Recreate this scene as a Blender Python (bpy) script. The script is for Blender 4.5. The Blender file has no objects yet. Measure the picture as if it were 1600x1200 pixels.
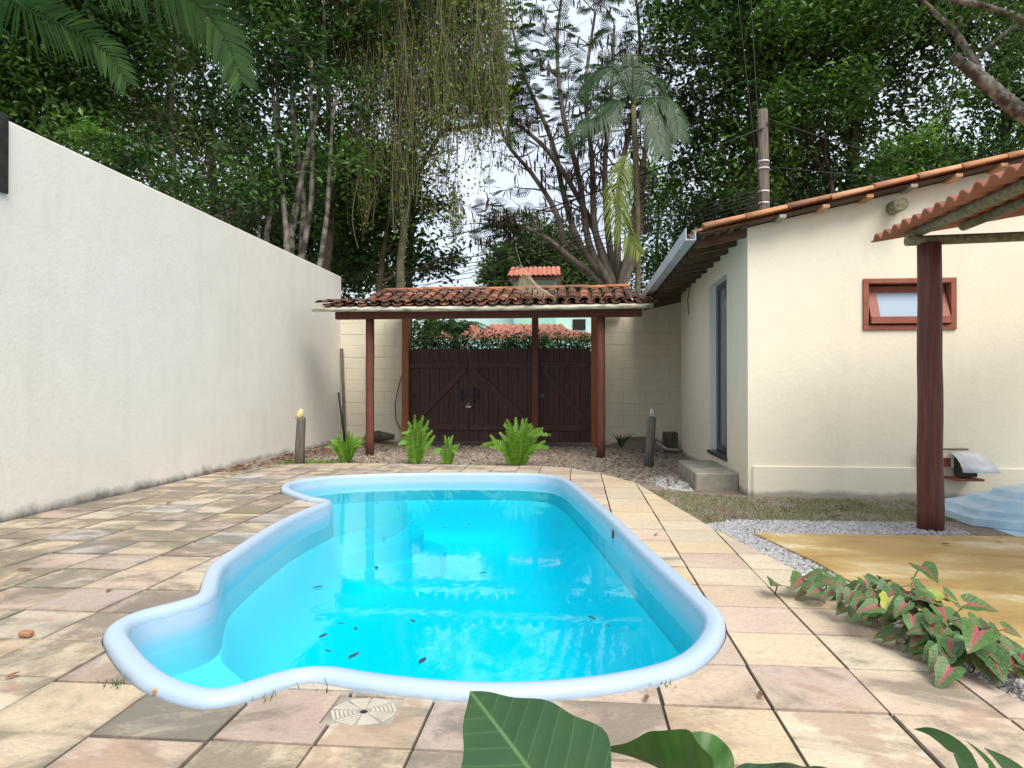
import bpy, bmesh, math, random
import numpy as np
from mathutils import Vector, Matrix, geometry
R = math.radians
random.seed(7); rng = np.random.default_rng(7)
S = bpy.context.scene; COL = S.collection

# ------------------------------------------------------------------ camera
CH, FPX = 1.2, 1100.0
YAW, PIT = math.atan(103/1100), math.atan(6/1100)
cd = bpy.data.cameras.new('camera'); cam = bpy.data.objects.new('camera', cd); COL.objects.link(cam)
cam.location = (0, 0, CH); cam.rotation_euler = (math.pi/2+PIT, 0, YAW)
cd.sensor_width = 36; cd.lens = 36*FPX/1600; cd.clip_start = .05; cd.clip_end = 3000
S.camera = cam
# ------------------------------------------------------------------ sky, sun, exposure
SUN_EL, SUN_AZ = R(52), R(152)        # azimuth from +Y clockwise: behind the camera, to the right
w = bpy.data.worlds.new('World'); S.world = w; w.use_nodes = True
nt = w.node_tree; nt.nodes.clear()
def N(t, ty, **k):
    n = t.nodes.new(ty)
    for a, b in k.items(): setattr(n, a, b)
    return n
o_ = N(nt, 'ShaderNodeOutputWorld'); bg = N(nt, 'ShaderNodeBackground'); sky = N(nt, 'ShaderNodeTexSky')
sky.sky_type = 'NISHITA'; sky.sun_disc = False; sky.sun_elevation = SUN_EL; sky.sun_rotation = SUN_AZ
sky.dust_density = 2.0; sky.air_density = 1.0
tc = N(nt, 'ShaderNodeTexCoord'); no = N(nt, 'ShaderNodeTexNoise'); no.inputs['Scale'].default_value = 2.2; no.inputs['Detail'].default_value = 6
rp = N(nt, 'ShaderNodeValToRGB'); rp.color_ramp.elements[0].position = .30; rp.color_ramp.elements[1].position = .62
rp.color_ramp.elements[0].color = (.55,.55,.55,1); rp.color_ramp.elements[1].color = (.97,.97,.97,1)
mx = N(nt, 'ShaderNodeMix'); mx.data_type = 'RGBA'; mx.inputs[7].default_value = (9.0, 9.8, 11.2, 1)
nt.links.new(tc.outputs['Generated'], no.inputs['Vector']); nt.links.new(no.outputs['Fac'], rp.inputs['Fac'])
nt.links.new(rp.outputs['Color'], mx.inputs[0]); nt.links.new(sky.outputs['Color'], mx.inputs[6])
nt.links.new(mx.outputs[2], bg.inputs['Color']); nt.links.new(bg.outputs[0], o_.inputs['Surface'])
bg.inputs['Strength'].default_value = .062
sl = bpy.data.lights.new('sun', 'SUN'); sun = bpy.data.objects.new('sun', sl); COL.objects.link(sun)
sl.energy = 2.2; sl.angle = R(38); sl.color = (1, .95, .87)
sd = Vector((math.sin(SUN_AZ)*math.cos(SUN_EL), math.cos(SUN_AZ)*math.cos(SUN_EL), math.sin(SUN_EL)))
sun.rotation_euler = sd.to_track_quat('Z', 'Y').to_euler()
S.view_settings.view_transform = 'Standard'; S.view_settings.look = 'None'
S.view_settings.exposure = .95; S.view_settings.gamma = 1; S.view_settings.use_curve_mapping = False
S.render.engine = 'CYCLES'
S.cycles.use_denoising = True; S.cycles.max_bounces = 8; S.cycles.diffuse_bounces = 4
S.cycles.transparent_max_bounces = 12; S.cycles.caustics_reflective = False; S.cycles.caustics_refractive = False

# ------------------------------------------------------------------ helpers
_f = Vector((-math.sin(YAW)*math.cos(PIT), math.cos(YAW)*math.cos(PIT), math.sin(PIT)))
_r = Vector((math.cos(YAW), math.sin(YAW), 0)); _u = _r.cross(_f)
def at(x, y, Y):                       # a point of the photograph (1600 wide) seen at distance Y
    d = _f*FPX + _r*(x-800) + _u*(600-y)
    return Vector((0, 0, CH)) + d*(Y/d.y)
def tag(o, label=None, cat=None, group=None, kind=None):
    for k, v in (('label', label), ('category', cat), ('group', group), ('kind', kind)):
        if v: o[k] = v
    return o
def link(name, me, parent=None, m=None):
    o = bpy.data.objects.new(name, me); COL.objects.link(o)
    if m is not None and me is not None and len(me.materials) == 0: me.materials.append(m)
    if parent is not None: o.parent = parent
    return o
def empty(name, loc=(0,0,0), rz=0):
    o = bpy.data.objects.new(name, None); COL.objects.link(o); o.location = loc; o.rotation_euler = (0,0,rz); return o
def copy_tree(o, parent=None):
    c = o.copy(); COL.objects.link(c); c.parent = parent
    for ch in list(o.children): copy_tree(ch, c)
    return c
class MB:
    def __init__(s): s.v = []; s.f = []; s.sm = []
    def add(s, vs, fs, smooth=False):
        b = len(s.v); s.v += [tuple(v) for v in vs]
        for f in fs: s.f.append([b+i for i in f]); s.sm.append(smooth)
        return s
    def box(s, x0, x1, y0, y1, z0, z1, bev=0):
        if bev <= 0:
            vs = [(x,y,z) for z in (z0,z1) for y in (y0,y1) for x in (x0,x1)]
            return s.add(vs, [(0,2,3,1),(4,5,7,6),(0,1,5,4),(2,6,7,3),(0,4,6,2),(1,3,7,5)])
        bm = bmesh.new(); bmesh.ops.create_cube(bm, size=1)
        for v in bm.verts: v.co = Vector(((x0+x1)/2+v.co.x*(x1-x0), (y0+y1)/2+v.co.y*(y1-y0), (z0+z1)/2+v.co.z*(z1-z0)))
        bmesh.ops.bevel(bm, geom=list(bm.edges), offset=bev, segments=1, affect='EDGES')
        bm.verts.index_update()
        s.add([v.co[:] for v in bm.verts], [[v.index for v in f.verts] for f in bm.faces]); bm.free(); return s
    def bar(s, a, b, wd, ht, up=(0,0,1)):
        a = Vector(a); b = Vector(b); d = (b-a).normalized(); sx = d.cross(Vector(up)).normalized()*wd/2; sz = sx.cross(d).normalized()*ht/2
        vs = [a-sx-sz, a+sx-sz, a+sx+sz, a-sx+sz, b-sx-sz, b+sx-sz, b+sx+sz, b-sx+sz]
        return s.add(vs, [(0,1,2,3),(7,6,5,4),(0,4,5,1),(1,5,6,2),(2,6,7,3),(3,7,4,0)])
    def tube(s, pts, rad, n=8, cap=True, jit=0):
        pts = [Vector(p) for p in pts]; m = len(pts)
        if not hasattr(rad, '__len__'): rad = [rad]*m
        ref = Vector((0,0,1)) if abs((pts[-1]-pts[0]).normalized().z) < .9 else Vector((1,0,0))
        vs = []
        for i, p in enumerate(pts):
            d = (pts[min(i+1,m-1)]-pts[max(i-1,0)]).normalized(); x = d.cross(ref).normalized(); y = x.cross(d)
            for k in range(n):
                a = 2*math.pi*k/n; r = rad[i]*(1+random.uniform(-jit,jit)); vs.append(p+x*math.cos(a)*r+y*math.sin(a)*r)
        fs = [(i*n+k, i*n+(k+1)%n, (i+1)*n+(k+1)%n, (i+1)*n+k) for i in range(m-1) for k in range(n)]
        b = len(s.v); s.add(vs, fs, True)
        if cap:
            s.f.append([b+k for k in range(n)][::-1]); s.sm.append(False)
            s.f.append([b+(m-1)*n+k for k in range(n)]); s.sm.append(False)
        return s
    def mesh(s, name):
        me = bpy.data.meshes.new(name); me.from_pydata(s.v, [], s.f)
        me.polygons.foreach_set('use_smooth', s.sm); me.update(); return me
    def build(s, name, m, parent=None): return link(name, s.mesh(name), parent, m)
def npmesh(name, V, F, attr=None, smooth=False):
    me = bpy.data.meshes.new(name); V = np.asarray(V, dtype=np.float32); F = np.asarray(F, dtype=np.int32)
    k = F.shape[1]; me.vertices.add(len(V)); me.vertices.foreach_set('co', V.ravel())
    me.loops.add(F.size); me.loops.foreach_set('vertex_index', F.ravel())
    me.polygons.add(len(F)); me.polygons.foreach_set('loop_start', np.arange(0, F.size, k, dtype=np.int32))
    me.polygons.foreach_set('use_smooth', np.full(len(F), smooth))
    if attr is not None:
        a = me.attributes.new('v', 'FLOAT', 'POINT'); a.data.foreach_set('value', np.asarray(attr, dtype=np.float32))
    me.update(calc_edges=True); return me
def catmull(P, n, closed=True):
    P = [Vector(p) for p in P]; m = len(P); out = []
    rngs = range(m) if closed else range(m-1)
    for i in rngs:
        p0 = P[(i-1)%m] if closed else P[max(i-1,0)]; p1 = P[i]; p2 = P[(i+1)%m]; p3 = P[(i+2)%m] if closed else P[min(i+2,m-1)]
        for k in range(n):
            t = k/n; out.append(.5*((2*p1)+(-p0+p2)*t+(2*p0-5*p1+4*p2-p3)*t*t+(-p0+3*p1-3*p2+p3)*t**3))
    if not closed: out.append(P[-1])
    return out
def resample(pts, step, closed=True):
    pts = [Vector(p) for p in pts]; q = pts+[pts[0]] if closed else pts
    L = [0]
    for a, b in zip(q, q[1:]): L.append(L[-1]+(b-a).length)
    n = max(3, int(L[-1]/step)); out = []; j = 0
    for i in range(n if closed else n+1):
        s_ = L[-1]*i/n
        while j < len(L)-2 and L[j+1] < s_: j += 1
        t = (s_-L[j])/max(L[j+1]-L[j],1e-9); out.append(q[j].lerp(q[j+1], t))
    return out
def offset(poly, d):                    # inward offset of a counter-clockwise loop
    n = len(poly); out = []
    for i in range(n):
        t = (poly[(i+1)%n]-poly[i-1]).normalized(); out.append(poly[i]+Vector((-t.y, t.x))*d)
    return out
def inside(p, poly):
    x, y = p[0], p[1]; c = False; j = len(poly)-1
    for i in range(len(poly)):
        a, b = poly[i], poly[j]
        if (a[1] > y) != (b[1] > y) and x < (b[0]-a[0])*(y-a[1])/(b[1]-a[1])+a[0]: c = not c
        j = i
    return c
def region(loops, test):                # triangles of the plane cut along the loops, kept where test(centre)
    vs = []; es = []
    for L in loops:
        b = len(vs); vs += [Vector((p[0], p[1])) for p in L]; es += [(b+i, b+(i+1)%len(L)) for i in range(len(L))]
    V, E_, F, *_ = geometry.delaunay_2d_cdt(vs, es, [], 0, 1e-5)
    keep = []
    for f in F:
        c = sum((V[i] for i in f), Vector((0,0)))/len(f)
        if test(c): keep.append(tuple(f))
    return [tuple(v) for v in V], keep
def slab_mesh(name, V2, F, z0, z1):     # a flat region with thickness
    used = sorted({i for f in F for i in f}); mp = {i: k for k, i in enumerate(used)}; n = len(used)
    vs = [(V2[i][0], V2[i][1], z1) for i in used]+[(V2[i][0], V2[i][1], z0) for i in used]
    fs = []; cnt = {}
    for f in F:
        a = [mp[i] for i in f]
        ar = sum(vs[a[k]][0]*vs[a[(k+1)%len(a)]][1]-vs[a[(k+1)%len(a)]][0]*vs[a[k]][1] for k in range(len(a)))
        if ar < 0: a = a[::-1]
        fs.append(a)
        for k in range(len(a)): cnt[(a[k], a[(k+1)%len(a)])] = 1
    for (a, b) in list(cnt):
        if (b, a) not in cnt: fs.append([b, a, a+n, b+n])
    me = bpy.data.meshes.new(name); me.from_pydata(vs, [], fs); me.update(); return me

# ------------------------------------------------------------------ materials
def newmat(name):
    m = bpy.data.materials.new(name); m.use_nodes = True; t = m.node_tree
    return m, t, t.nodes['Principled BSDF']
def coords(t, kind='world', scale=(1,1,1)):
    if kind == 'world': g = N(t, 'ShaderNodeNewGeometry'); out = g.outputs['Position']
    else:
        g = N(t, 'ShaderNodeTexCoord'); oi = N(t, 'ShaderNodeObjectInfo')
        vm = N(t, 'ShaderNodeVectorMath'); vm.operation = 'MULTIPLY_ADD'
        cb = N(t, 'ShaderNodeCombineXYZ'); [t.links.new(oi.outputs['Random'], cb.inputs[i]) for i in range(3)]
        vm.inputs[1].default_value = (37, 61, 23); t.links.new(cb.outputs[0], vm.inputs[0]); t.links.new(g.outputs['Object'], vm.inputs[2]); out = vm.outputs[0]
    mp = N(t, 'ShaderNodeMapping'); mp.inputs['Scale'].default_value = scale; t.links.new(out, mp.inputs['Vector']); return mp.outputs[0]
def noise(t, vec, scale, detail=4, rough=.55, dist=0):
    n = N(t, 'ShaderNodeTexNoise'); n.inputs['Scale'].default_value = scale; n.inputs['Detail'].default_value = detail
    n.inputs['Roughness'].default_value = rough; n.inputs['Distortion'].default_value = dist; t.links.new(vec, n.inputs['Vector']); return n.outputs['Fac']
def ramp(t, fac, stops):
    r = N(t, 'ShaderNodeValToRGB'); e = r.color_ramp.elements
    while len(e) < len(stops): e.new(.5)
    for i, (p, c) in enumerate(stops):
        e[i].position = p; e[i].color = (c, c, c, 1) if not hasattr(c, '__len__') else (*c[:3], 1)
    t.links.new(fac, r.inputs['Fac']); return r.outputs['Color']
def mix(t, fac, a, b, mode='MIX'):
    m = N(t, 'ShaderNodeMix'); m.data_type = 'RGBA'; m.blend_type = mode
    for sk, v in ((0, fac), (6, a), (7, b)):
        if isinstance(v, bpy.types.NodeSocket): t.links.new(v, m.inputs[sk])
        elif hasattr(v, '__len__'): m.inputs[sk].default_value = (*v[:3], 1)
        else: m.inputs[sk].default_value = v
    return m.outputs[2]
def math_(t, op, a, b=None):
    m = N(t, 'ShaderNodeMath'); m.operation = op
    for i, v in enumerate((a, b)):
        if v is None: continue
        if isinstance(v, bpy.types.NodeSocket): t.links.new(v, m.inputs[i])
        else: m.inputs[i].default_value = v
    return m.outputs[0]
def bump(t, p, h, strength=.3, dist=.01):
    b = N(t, 'ShaderNodeBump'); b.inputs['Strength'].default_value = strength; b.inputs['Distance'].default_value = dist
    t.links.new(h, b.inputs['Height']); t.links.new(b.outputs[0], p.inputs['Normal']); return b
def setc(t, p, c):
    if isinstance(c, bpy.types.NodeSocket): t.links.new(c, p.inputs['Base Color'])
    else: p.inputs['Base Color'].default_value = (*c, 1)
def simple(name, c1, c2=None, scale=8, rough=.7, bs=.25, bd=.008, kind='world', stretch=(1,1,1), lo=.35, hi=.65, spec=.4, metal=0):
    m, t, p = newmat(name); v = coords(t, kind, stretch); f = noise(t, v, scale, 6, .6)
    setc(t, p, ramp(t, f, [(lo, c1), (hi, c2 or c1)])); p.inputs['Roughness'].default_value = rough
    p.inputs['Specular IOR Level'].default_value = spec; p.inputs['Metallic'].default_value = metal
    if bs: bump(t, p, noise(t, v, scale*4, 5, .65), bs, bd)
    return m
M = {}
# plaster walls, dirt and mildew rising from the ground in ragged patches
def plaster(name, base, base2, dirt_h, dirt_amt, streak=.25):
    m, t, p = newmat(name); v = coords(t); big = noise(t, v, .7, 5); fine = noise(t, v, 30, 4)
    c = mix(t, big, base, base2); c = mix(t, ramp(t, noise(t, v, 3.2, 7, .65, .8), [(.40, .10), (.62, 0)]), c, (.50,.47,.40))
    vs = coords(t, 'world', (1.6, 1.6, .22)); st = ramp(t, noise(t, vs, 1.6, 6, .6), [(.52, 0), (.8, 1)])
    c = mix(t, math_(t, 'MULTIPLY', st, streak), c, (.36, .34, .28))
    sx = N(t, 'ShaderNodeSeparateXYZ'); g = N(t, 'ShaderNodeNewGeometry'); t.links.new(g.outputs['Position'], sx.inputs[0])
    hh = math_(t, 'DIVIDE', sx.outputs['Z'], dirt_h); k = math_(t, 'SUBTRACT', noise(t, v, 2.3, 8, .7), hh)
    c = mix(t, math_(t, 'MULTIPLY', ramp(t, k, [(.15, 0), (.5, 1)]), dirt_amt), c, (.10, .09, .075))
    setc(t, p, c); p.inputs['Roughness'].default_value = .85; p.inputs['Specular IOR Level'].default_value = .25
    bump(t, p, mix(t, .35, fine, noise(t, v, 5, 5, .6)), .35, .012); return m
M['wall'] = plaster('white_plaster', (.81,.775,.695), (.76,.73,.65), .34, .85, .13)
M['house'] = plaster('cream_plaster', (.78,.72,.57), (.74,.68,.54), .14, .6, .14)
M['block'] = plaster('cream_block_paint', (.74,.68,.53), (.68,.62,.48), .4, .5, .25)
M['mortar'] = simple('mortar', (.58,.52,.40), (.66,.60,.47), 12)
# stone tiles: own tint through the object colour
def stone():
    m, t, p = newmat('sandstone_tile'); oi = N(t, 'ShaderNodeObjectInfo'); v = coords(t, 'obj'); w_ = coords(t)
    base = oi.outputs['Color']
    ve = coords(t, 'obj', (1.0, 3.2, 1)); band = noise(t, ve, 2.6, 7, .62, .8)
    c = mix(t, ramp(t, band, [(.42, 0), (.70, .42)]), base, (.42,.29,.21))
    c = mix(t, ramp(t, noise(t, v, 3.1, 5, .6, .5), [(.46, 0), (.72, .55)]), c, (.62,.52,.36))
    fine = noise(t, coords(t, 'obj', (1, 2.2, 1)), 42, 5, .7)
    c = mix(t, ramp(t, fine, [(.40, .32), (.58, 0)]), c, (.20,.15,.11))
    # mildew: more on the damp side by the long wall and under the plants, in ragged blotches
    sx = N(t, 'ShaderNodeSeparateXYZ'); t.links.new(w_, sx.inputs[0])
    damp = math_(t, 'MULTIPLY', math_(t, 'ADD', sx.outputs['X'], .2), -.055)
    near = math_(t, 'MULTIPLY', math_(t, 'SUBTRACT', 3.2, sx.outputs['Y']), .05)
    damp = math_(t, 'MAXIMUM', damp, near)
    damp = math_(t, 'MAXIMUM', math_(t, 'MINIMUM', damp, .085), -.05)
    k = math_(t, 'ADD', noise(t, v, 2.1, 8, .68, .6), damp)
    k = math_(t, 'ADD', k, math_(t, 'MULTIPLY', math_(t, 'SUBTRACT', fine, .5), .35))
    k = math_(t, 'ADD', k, math_(t, 'MULTIPLY', math_(t, 'SUBTRACT', oi.outputs['Alpha'], 1), 1.0))
    c = mix(t, ramp(t, k, [(.545, 0), (.67, .68)]), c, (.12,.108,.082))
    stn = math_(t, 'ADD', noise(t, v, 1.9, 6, .6, .3), math_(t, 'MAXIMUM', math_(t, 'MINIMUM', math_(t, 'MULTIPLY', math_(t, 'SUBTRACT', 3.3, sx.outputs['Y']), .08), .06), -.12))
    c = mix(t, ramp(t, stn, [(.60, 0), (.64, .55)]), c, (.33,.22,.15))
    al = noise(t, v, 5, 4); c = mix(t, ramp(t, math_(t, 'ADD', al, damp), [(.68, 0), (.8, .35)]), c, (.26,.25,.09))
    go = N(t, 'ShaderNodeTexCoord'); so_ = N(t, 'ShaderNodeSeparateXYZ'); t.links.new(go.outputs['Object'], so_.inputs[0])
    ed = math_(t, 'MAXIMUM', math_(t, 'ABSOLUTE', so_.outputs['X']), math_(t, 'ABSOLUTE', so_.outputs['Y']))
    ek = math_(t, 'ADD', math_(t, 'MULTIPLY', math_(t, 'SUBTRACT', ed, .205), 4.5), math_(t, 'ADD', noise(t, v, 7, 6, .7), math_(t, 'MULTIPLY', damp, 2.0)))
    c = mix(t, ramp(t, ek, [(.54, 0), (.90, .5)]), c, (.07,.06,.045))
    setc(t, p, c); p.inputs['Roughness'].default_value = .78; p.inputs['Specular IOR Level'].default_value = .3
    bump(t, p, mix(t, .5, fine, band), .45, .008); return m
M['stone'] = stone()
M['joint'] = simple('dirty_joint_bed', (.035,.03,.024), (.08,.07,.05), 18, .95)
def ground_mat():
    m, t, p = newmat('earth_and_gravel'); v = coords(t); a = noise(t, v, 1.1, 7, .65); b = noise(t, v, 42, 4, .7)
    c = ramp(t, a, [(.32, (.16,.12,.09)), (.5, (.30,.24,.18)), (.68, (.36,.31,.25))])
    c = mix(t, ramp(t, b, [(.42, .65), (.6, 0)]), c, (.07,.055,.045)); c = mix(t, ramp(t, noise(t, v, 70, 2), [(.6, 0), (.7, .7)]), c, (.55,.52,.47))
    setc(t, p, c); p.inputs['Roughness'].default_value = .95; bump(t, p, b, .6, .02); return m
M['ground'] = ground_mat()
def slab_mat():
    m, t, p = newmat('ochre_cement'); v = coords(t, 'world', (1, 1.7, 1)); a = noise(t, v, 1.5, 7, .6, .6); b = noise(t, v, 35, 4)
    c = ramp(t, a, [(.30, (.33,.20,.065)), (.48, (.47,.31,.10)), (.58, (.55,.40,.17)), (.66, (.70,.58,.36))])
    c = mix(t, ramp(t, b, [(.4, .25), (.6, 0)]), c, (.30,.19,.07)); setc(t, p, c); p.inputs['Roughness'].default_value = .55; bump(t, p, b, .15, .004); return m
M['slab'] = slab_mat()
def gel(nm, ca_, cb_):
    m, t, p = newmat(nm); v = coords(t); c = mix(t, noise(t, v, 1.5, 5), ca_, cb_)
    c = mix(t, ramp(t, noise(t, v, 14, 6, .7), [(.62, 0), (.8, .18)]), c, (.45,.5,.5))
    sx = N(t, 'ShaderNodeSeparateXYZ'); t.links.new(coords(t), sx.inputs[0]); zz = math_(t, 'ADD', sx.outputs['Z'], math_(t, 'MULTIPLY', math_(t, 'SUBTRACT', noise(t, coords(t), 9, 5, .7), .5), .06))
    c = mix(t, ramp(t, math_(t, 'ADD', math_(t, 'MULTIPLY', zz, 6), .5), [(.0,0),(.04,.22),(.10,.0)]), c, (.42,.45,.38))
    c = mix(t, ramp(t, math_(t, 'ADD', math_(t, 'MULTIPLY', zz, 6), .5), [(.46,0),(.50,.35),(.58,0)]), c, (.25,.24,.2))
    setc(t, p, c); p.inputs['Roughness'].default_value = .33; p.inputs['Specular IOR Level'].default_value = .45
    bump(t, p, noise(t, v, 6, 3), .05, .01); return m
M['gel'] = gel('pale_blue_gelcoat', (.49,.68,.81), (.54,.71,.83)); M['gelrim'] = gel('darkened_blue_gelcoat', (.37,.48,.61), (.42,.53,.65))  # same gelcoat for the rim, darkened: its dimmer light is put into the colour
def water():
    m, t, p = newmat('pool_water'); t.nodes.remove(p); out = t.nodes['Material Output']
    tr = N(t, 'ShaderNodeBsdfTransparent'); gl = N(t, 'ShaderNodeBsdfGlossy'); gl.inputs['Roughness'].default_value = .015
    fr = N(t, 'ShaderNodeFresnel'); fr.inputs['IOR'].default_value = 1.33; g = N(t, 'ShaderNodeNewGeometry')
    v = coords(t, 'world', (1, .55, 1)); n1 = noise(t, v, 9, 3, .5, .4); n2 = noise(t, coords(t), 1.3, 2)
    b = N(t, 'ShaderNodeBump'); b.inputs['Strength'].default_value = .10; b.inputs['Distance'].default_value = .02
    t.links.new(mix(t, .6, n1, n2), b.inputs['Height']); t.links.new(b.outputs[0], gl.inputs['Normal']); t.links.new(b.outputs[0], fr.inputs['Normal'])
    fac = math_(t, 'MULTIPLY', fr.outputs[0], math_(t, 'SUBTRACT', 1, g.outputs['Backfacing']))
    ms = N(t, 'ShaderNodeMixShader'); t.links.new(fac, ms.inputs[0]); t.links.new(tr.outputs[0], ms.inputs[1]); t.links.new(gl.outputs[0], ms.inputs[2])
    va = N(t, 'ShaderNodeVolumeAbsorption'); va.inputs['Color'].default_value = (0, .980, .991, 1); va.inputs['Density'].default_value = 2.6
    t.links.new(ms.outputs[0], out.inputs['Surface']); t.links.new(va.outputs[0], out.inputs['Volume']); return m
M['water'] = water()
def clay(name, cols, moss):
    m, t, p = newmat(name); oi = N(t, 'ShaderNodeObjectInfo'); v = coords(t, 'obj')
    c = ramp(t, oi.outputs['Random'], [(i/(len(cols)-1) if len(cols) > 1 else 0, k) for i, k in enumerate(cols)])
    n = noise(t, v, 5, 7, .65); c = mix(t, ramp(t, n, [(.45, 0), (.7, moss)]), c, (.045,.035,.03))
    c = mix(t, ramp(t, noise(t, v, 9, 5, .6), [(.6, 0), (.75, moss*.5)]), c, (.5,.42,.33))
    setc(t, p, c); p.inputs['Roughness'].default_value = .85; p.inputs['Specular IOR Level'].default_value = .25; bump(t, p, noise(t, v, 40, 4), .4, .006); return m
M['clay_old'] = clay('weathered_clay', [(.075,.048,.038),(.17,.07,.042),(.11,.055,.04),(.27,.12,.07),(.065,.045,.038),(.36,.15,.08),(.14,.075,.05)], .8)
M['clay_new'] = clay('terracotta', [(.50,.22,.10),(.58,.28,.14),(.30,.14,.08),(.62,.33,.18),(.44,.18,.09)], .5)
M['clay_shed'] = clay('red_terracotta', [(.40,.15,.095),(.46,.19,.12),(.36,.135,.09)], .2)
M['clay_ridge'] = clay('ridge_clay', [(.20,.10,.07),(.50,.18,.07),(.25,.12,.08),(.46,.17,.08)], .4)
M['redwood'] = simple('red_stained_wood', (.115,.035,.025), (.17,.055,.036), 6, .6, .4, .01, 'obj', (6,6,.5))
M['postwood'] = simple('dark_red_log', (.085,.028,.02), (.15,.05,.034), 5, .55, .5, .012, 'obj', (7,7,.45))
M['orangewood'] = simple('orange_varnished_wood', (.23,.075,.022), (.33,.12,.04), 5, .5, .3, .008, 'obj', (6,6,.4))
M['gatewood'] = simple('dark_brown_stain', (.045,.018,.014), (.088,.036,.027), 6, .55, .4, .008, 'obj', (8,8,.5))
M['rafter'] = simple('old_brown_timber', (.055,.03,.018), (.15,.085,.05), 6, .8, .5, .01, 'obj', (.6,8,8))
M['greywood'] = simple('weathered_grey_wood', (.09,.08,.068), (.19,.165,.14), 5, .9, .7, .015, 'obj', (9,9,.5))
M['mossylog'] = simple('mossy_pole', (.13,.125,.06), (.30,.27,.17), 6, .85, .5, .012, 'obj', (4,4,4))
M['pvc'] = simple('mossy_white_pvc', (.17,.17,.10), (.60,.57,.46), 4, .5, .1, .004, 'world', (1.2,6,9), .34, .55)
M['gutter'] = simple('grey_sheet_metal', (.33,.35,.38), (.46,.48,.51), 5, .45, .1, .004, spec=.5)
M['concrete'] = simple('worn_concrete', (.23,.21,.175), (.37,.335,.27), 5, .9, .5, .012)
M['darkmetal'] = simple('black_iron', (.012,.011,.011), (.03,.027,.025), 12, .5, .2, .004)
M['alu'] = simple('dark_aluminium', (.035,.04,.045), (.05,.055,.06), 12, .35, 0)
M['reveal'] = simple('white_paint', (.72,.73,.74), (.78,.78,.78), 6, .7, .1)
M['winframe'] = simple('red_brown_paint', (.25,.075,.045), (.30,.095,.06), 9, .55, .2, .005)
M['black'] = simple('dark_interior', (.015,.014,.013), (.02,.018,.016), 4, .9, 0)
M['paper'] = simple('paper', (.75,.73,.66), (.8,.78,.72), 9, .8, 0)
M['galv'] = simple('dented_galvanised_sheet', (.50,.51,.52), (.68,.69,.70), 7, .45, .3, .012)
M['lid'] = simple('sun_bleached_blue_fibreglass', (.36,.55,.68), (.50,.68,.78), 5, .5, .2, .006)
M['drain'] = simple('cream_plastic', (.44,.40,.33), (.55,.50,.42), 12, .6, .1)
M['mint'] = simple('mint_paint', (.33,.66,.52), (.40,.72,.58), 3, .8, .1)
M['mintpale'] = simple('pale_mint_paint', (.50,.70,.66), (.58,.76,.72), 3, .8, .1)
M['farclay'] = simple('far_clay_roof', (.33,.10,.065), (.50,.20,.13), 5, .85, .3, .02)
M['barkpale'] = simple('pale_lichen_bark', (.05,.042,.032), (.26,.24,.20), 5, .95, .7, .02, lo=.42, hi=.62)
M['bark'] = simple('brown_bark', (.045,.036,.028), (.12,.10,.08), 6, .95, .8, .02, stretch=(2,2,.7))
M['barkgrey'] = simple('smooth_grey_bark', (.13,.105,.08), (.24,.20,.16), 5, .9, .5, .015, stretch=(2,2,.7))
M['barkmoss'] = simple('mossy_bark', (.07,.075,.03), (.17,.15,.09), 7, .95, .7, .02)
M['polewood'] = simple('utility_pole_wood', (.075,.06,.05), (.16,.13,.105), 5, .9, .5, .012, stretch=(5,5,.4))
M['wire'] = simple('wire_black', (.02,.02,.02), None, 5, .6, 0)
M['vine'] = None
M['pod'] = simple('brown_seed_pod', (.035,.022,.017), (.075,.045,.032), 4, .7, 0)
M['dry'] = simple('dead_palm_leaf', (.26,.19,.11), (.40,.31,.20), 6, .9, .2)
M['litter'] = simple('dead_leaf', (.10,.05,.025), (.26,.13,.06), 5, .85, .2, .004, 'obj')
M['stonewhite'] = simple('white_gravel', (.27,.265,.26), (.56,.55,.54), 30, .9, 0)
M['stonebrown'] = simple('brown_pebbles', (.17,.135,.10), (.42,.36,.29), 22, .95, 0)
M['red'] = simple('red_board', (.24,.06,.04), (.28,.08,.05), 6, .7, 0)
def _later(): pass
def leafmat(name, cols, trans=.28, rough=.45, spec=.35):
    m, t, p = newmat(name); at_ = N(t, 'ShaderNodeAttribute'); at_.attribute_name = 'v'
    c = ramp(t, at_.outputs['Fac'], [(i/(len(cols)-1), k) for i, k in enumerate(cols)])
    setc(t, p, c); p.inputs['Roughness'].default_value = rough; p.inputs['Specular IOR Level'].default_value = spec
    tl = N(t, 'ShaderNodeBsdfTranslucent'); t.links.new(mix(t, 1, c, (1.0,1.25,.45), 'MULTIPLY'), tl.inputs['Color'])
    ms = N(t, 'ShaderNodeMixShader'); ms.inputs[0].default_value = trans
    t.links.new(p.outputs[0], ms.inputs[1]); t.links.new(tl.outputs[0], ms.inputs[2]); t.links.new(ms.outputs[0], t.nodes['Material Output'].inputs['Surface']); return m
M['vine'] = leafmat('dry_vine', [(.05,.047,.032),(.10,.09,.06),(.19,.17,.12),(.13,.14,.05)], .1, .9, .1)
M['lf_dark'] = leafmat('dark_evergreen_leaf', [(.020,.046,.014),(.040,.088,.022),(.072,.15,.032),(.13,.24,.05)])
M['lf_mid'] = leafmat('mid_green_leaf', [(.026,.062,.014),(.046,.11,.02),(.08,.17,.03),(.14,.26,.045)])
M['lf_olive'] = leafmat('olive_leaf', [(.03,.05,.018),(.056,.095,.028),(.092,.145,.038),(.15,.21,.05)])
M['lf_light'] = leafmat('light_green_leaf', [(.05,.11,.022),(.08,.17,.03),(.12,.22,.04),(.18,.28,.05)], .35)
M['lf_yellow'] = leafmat('yellow_green_leaf', [(.08,.13,.02),(.14,.20,.03),(.20,.26,.04),(.28,.30,.05)], .35)
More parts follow.
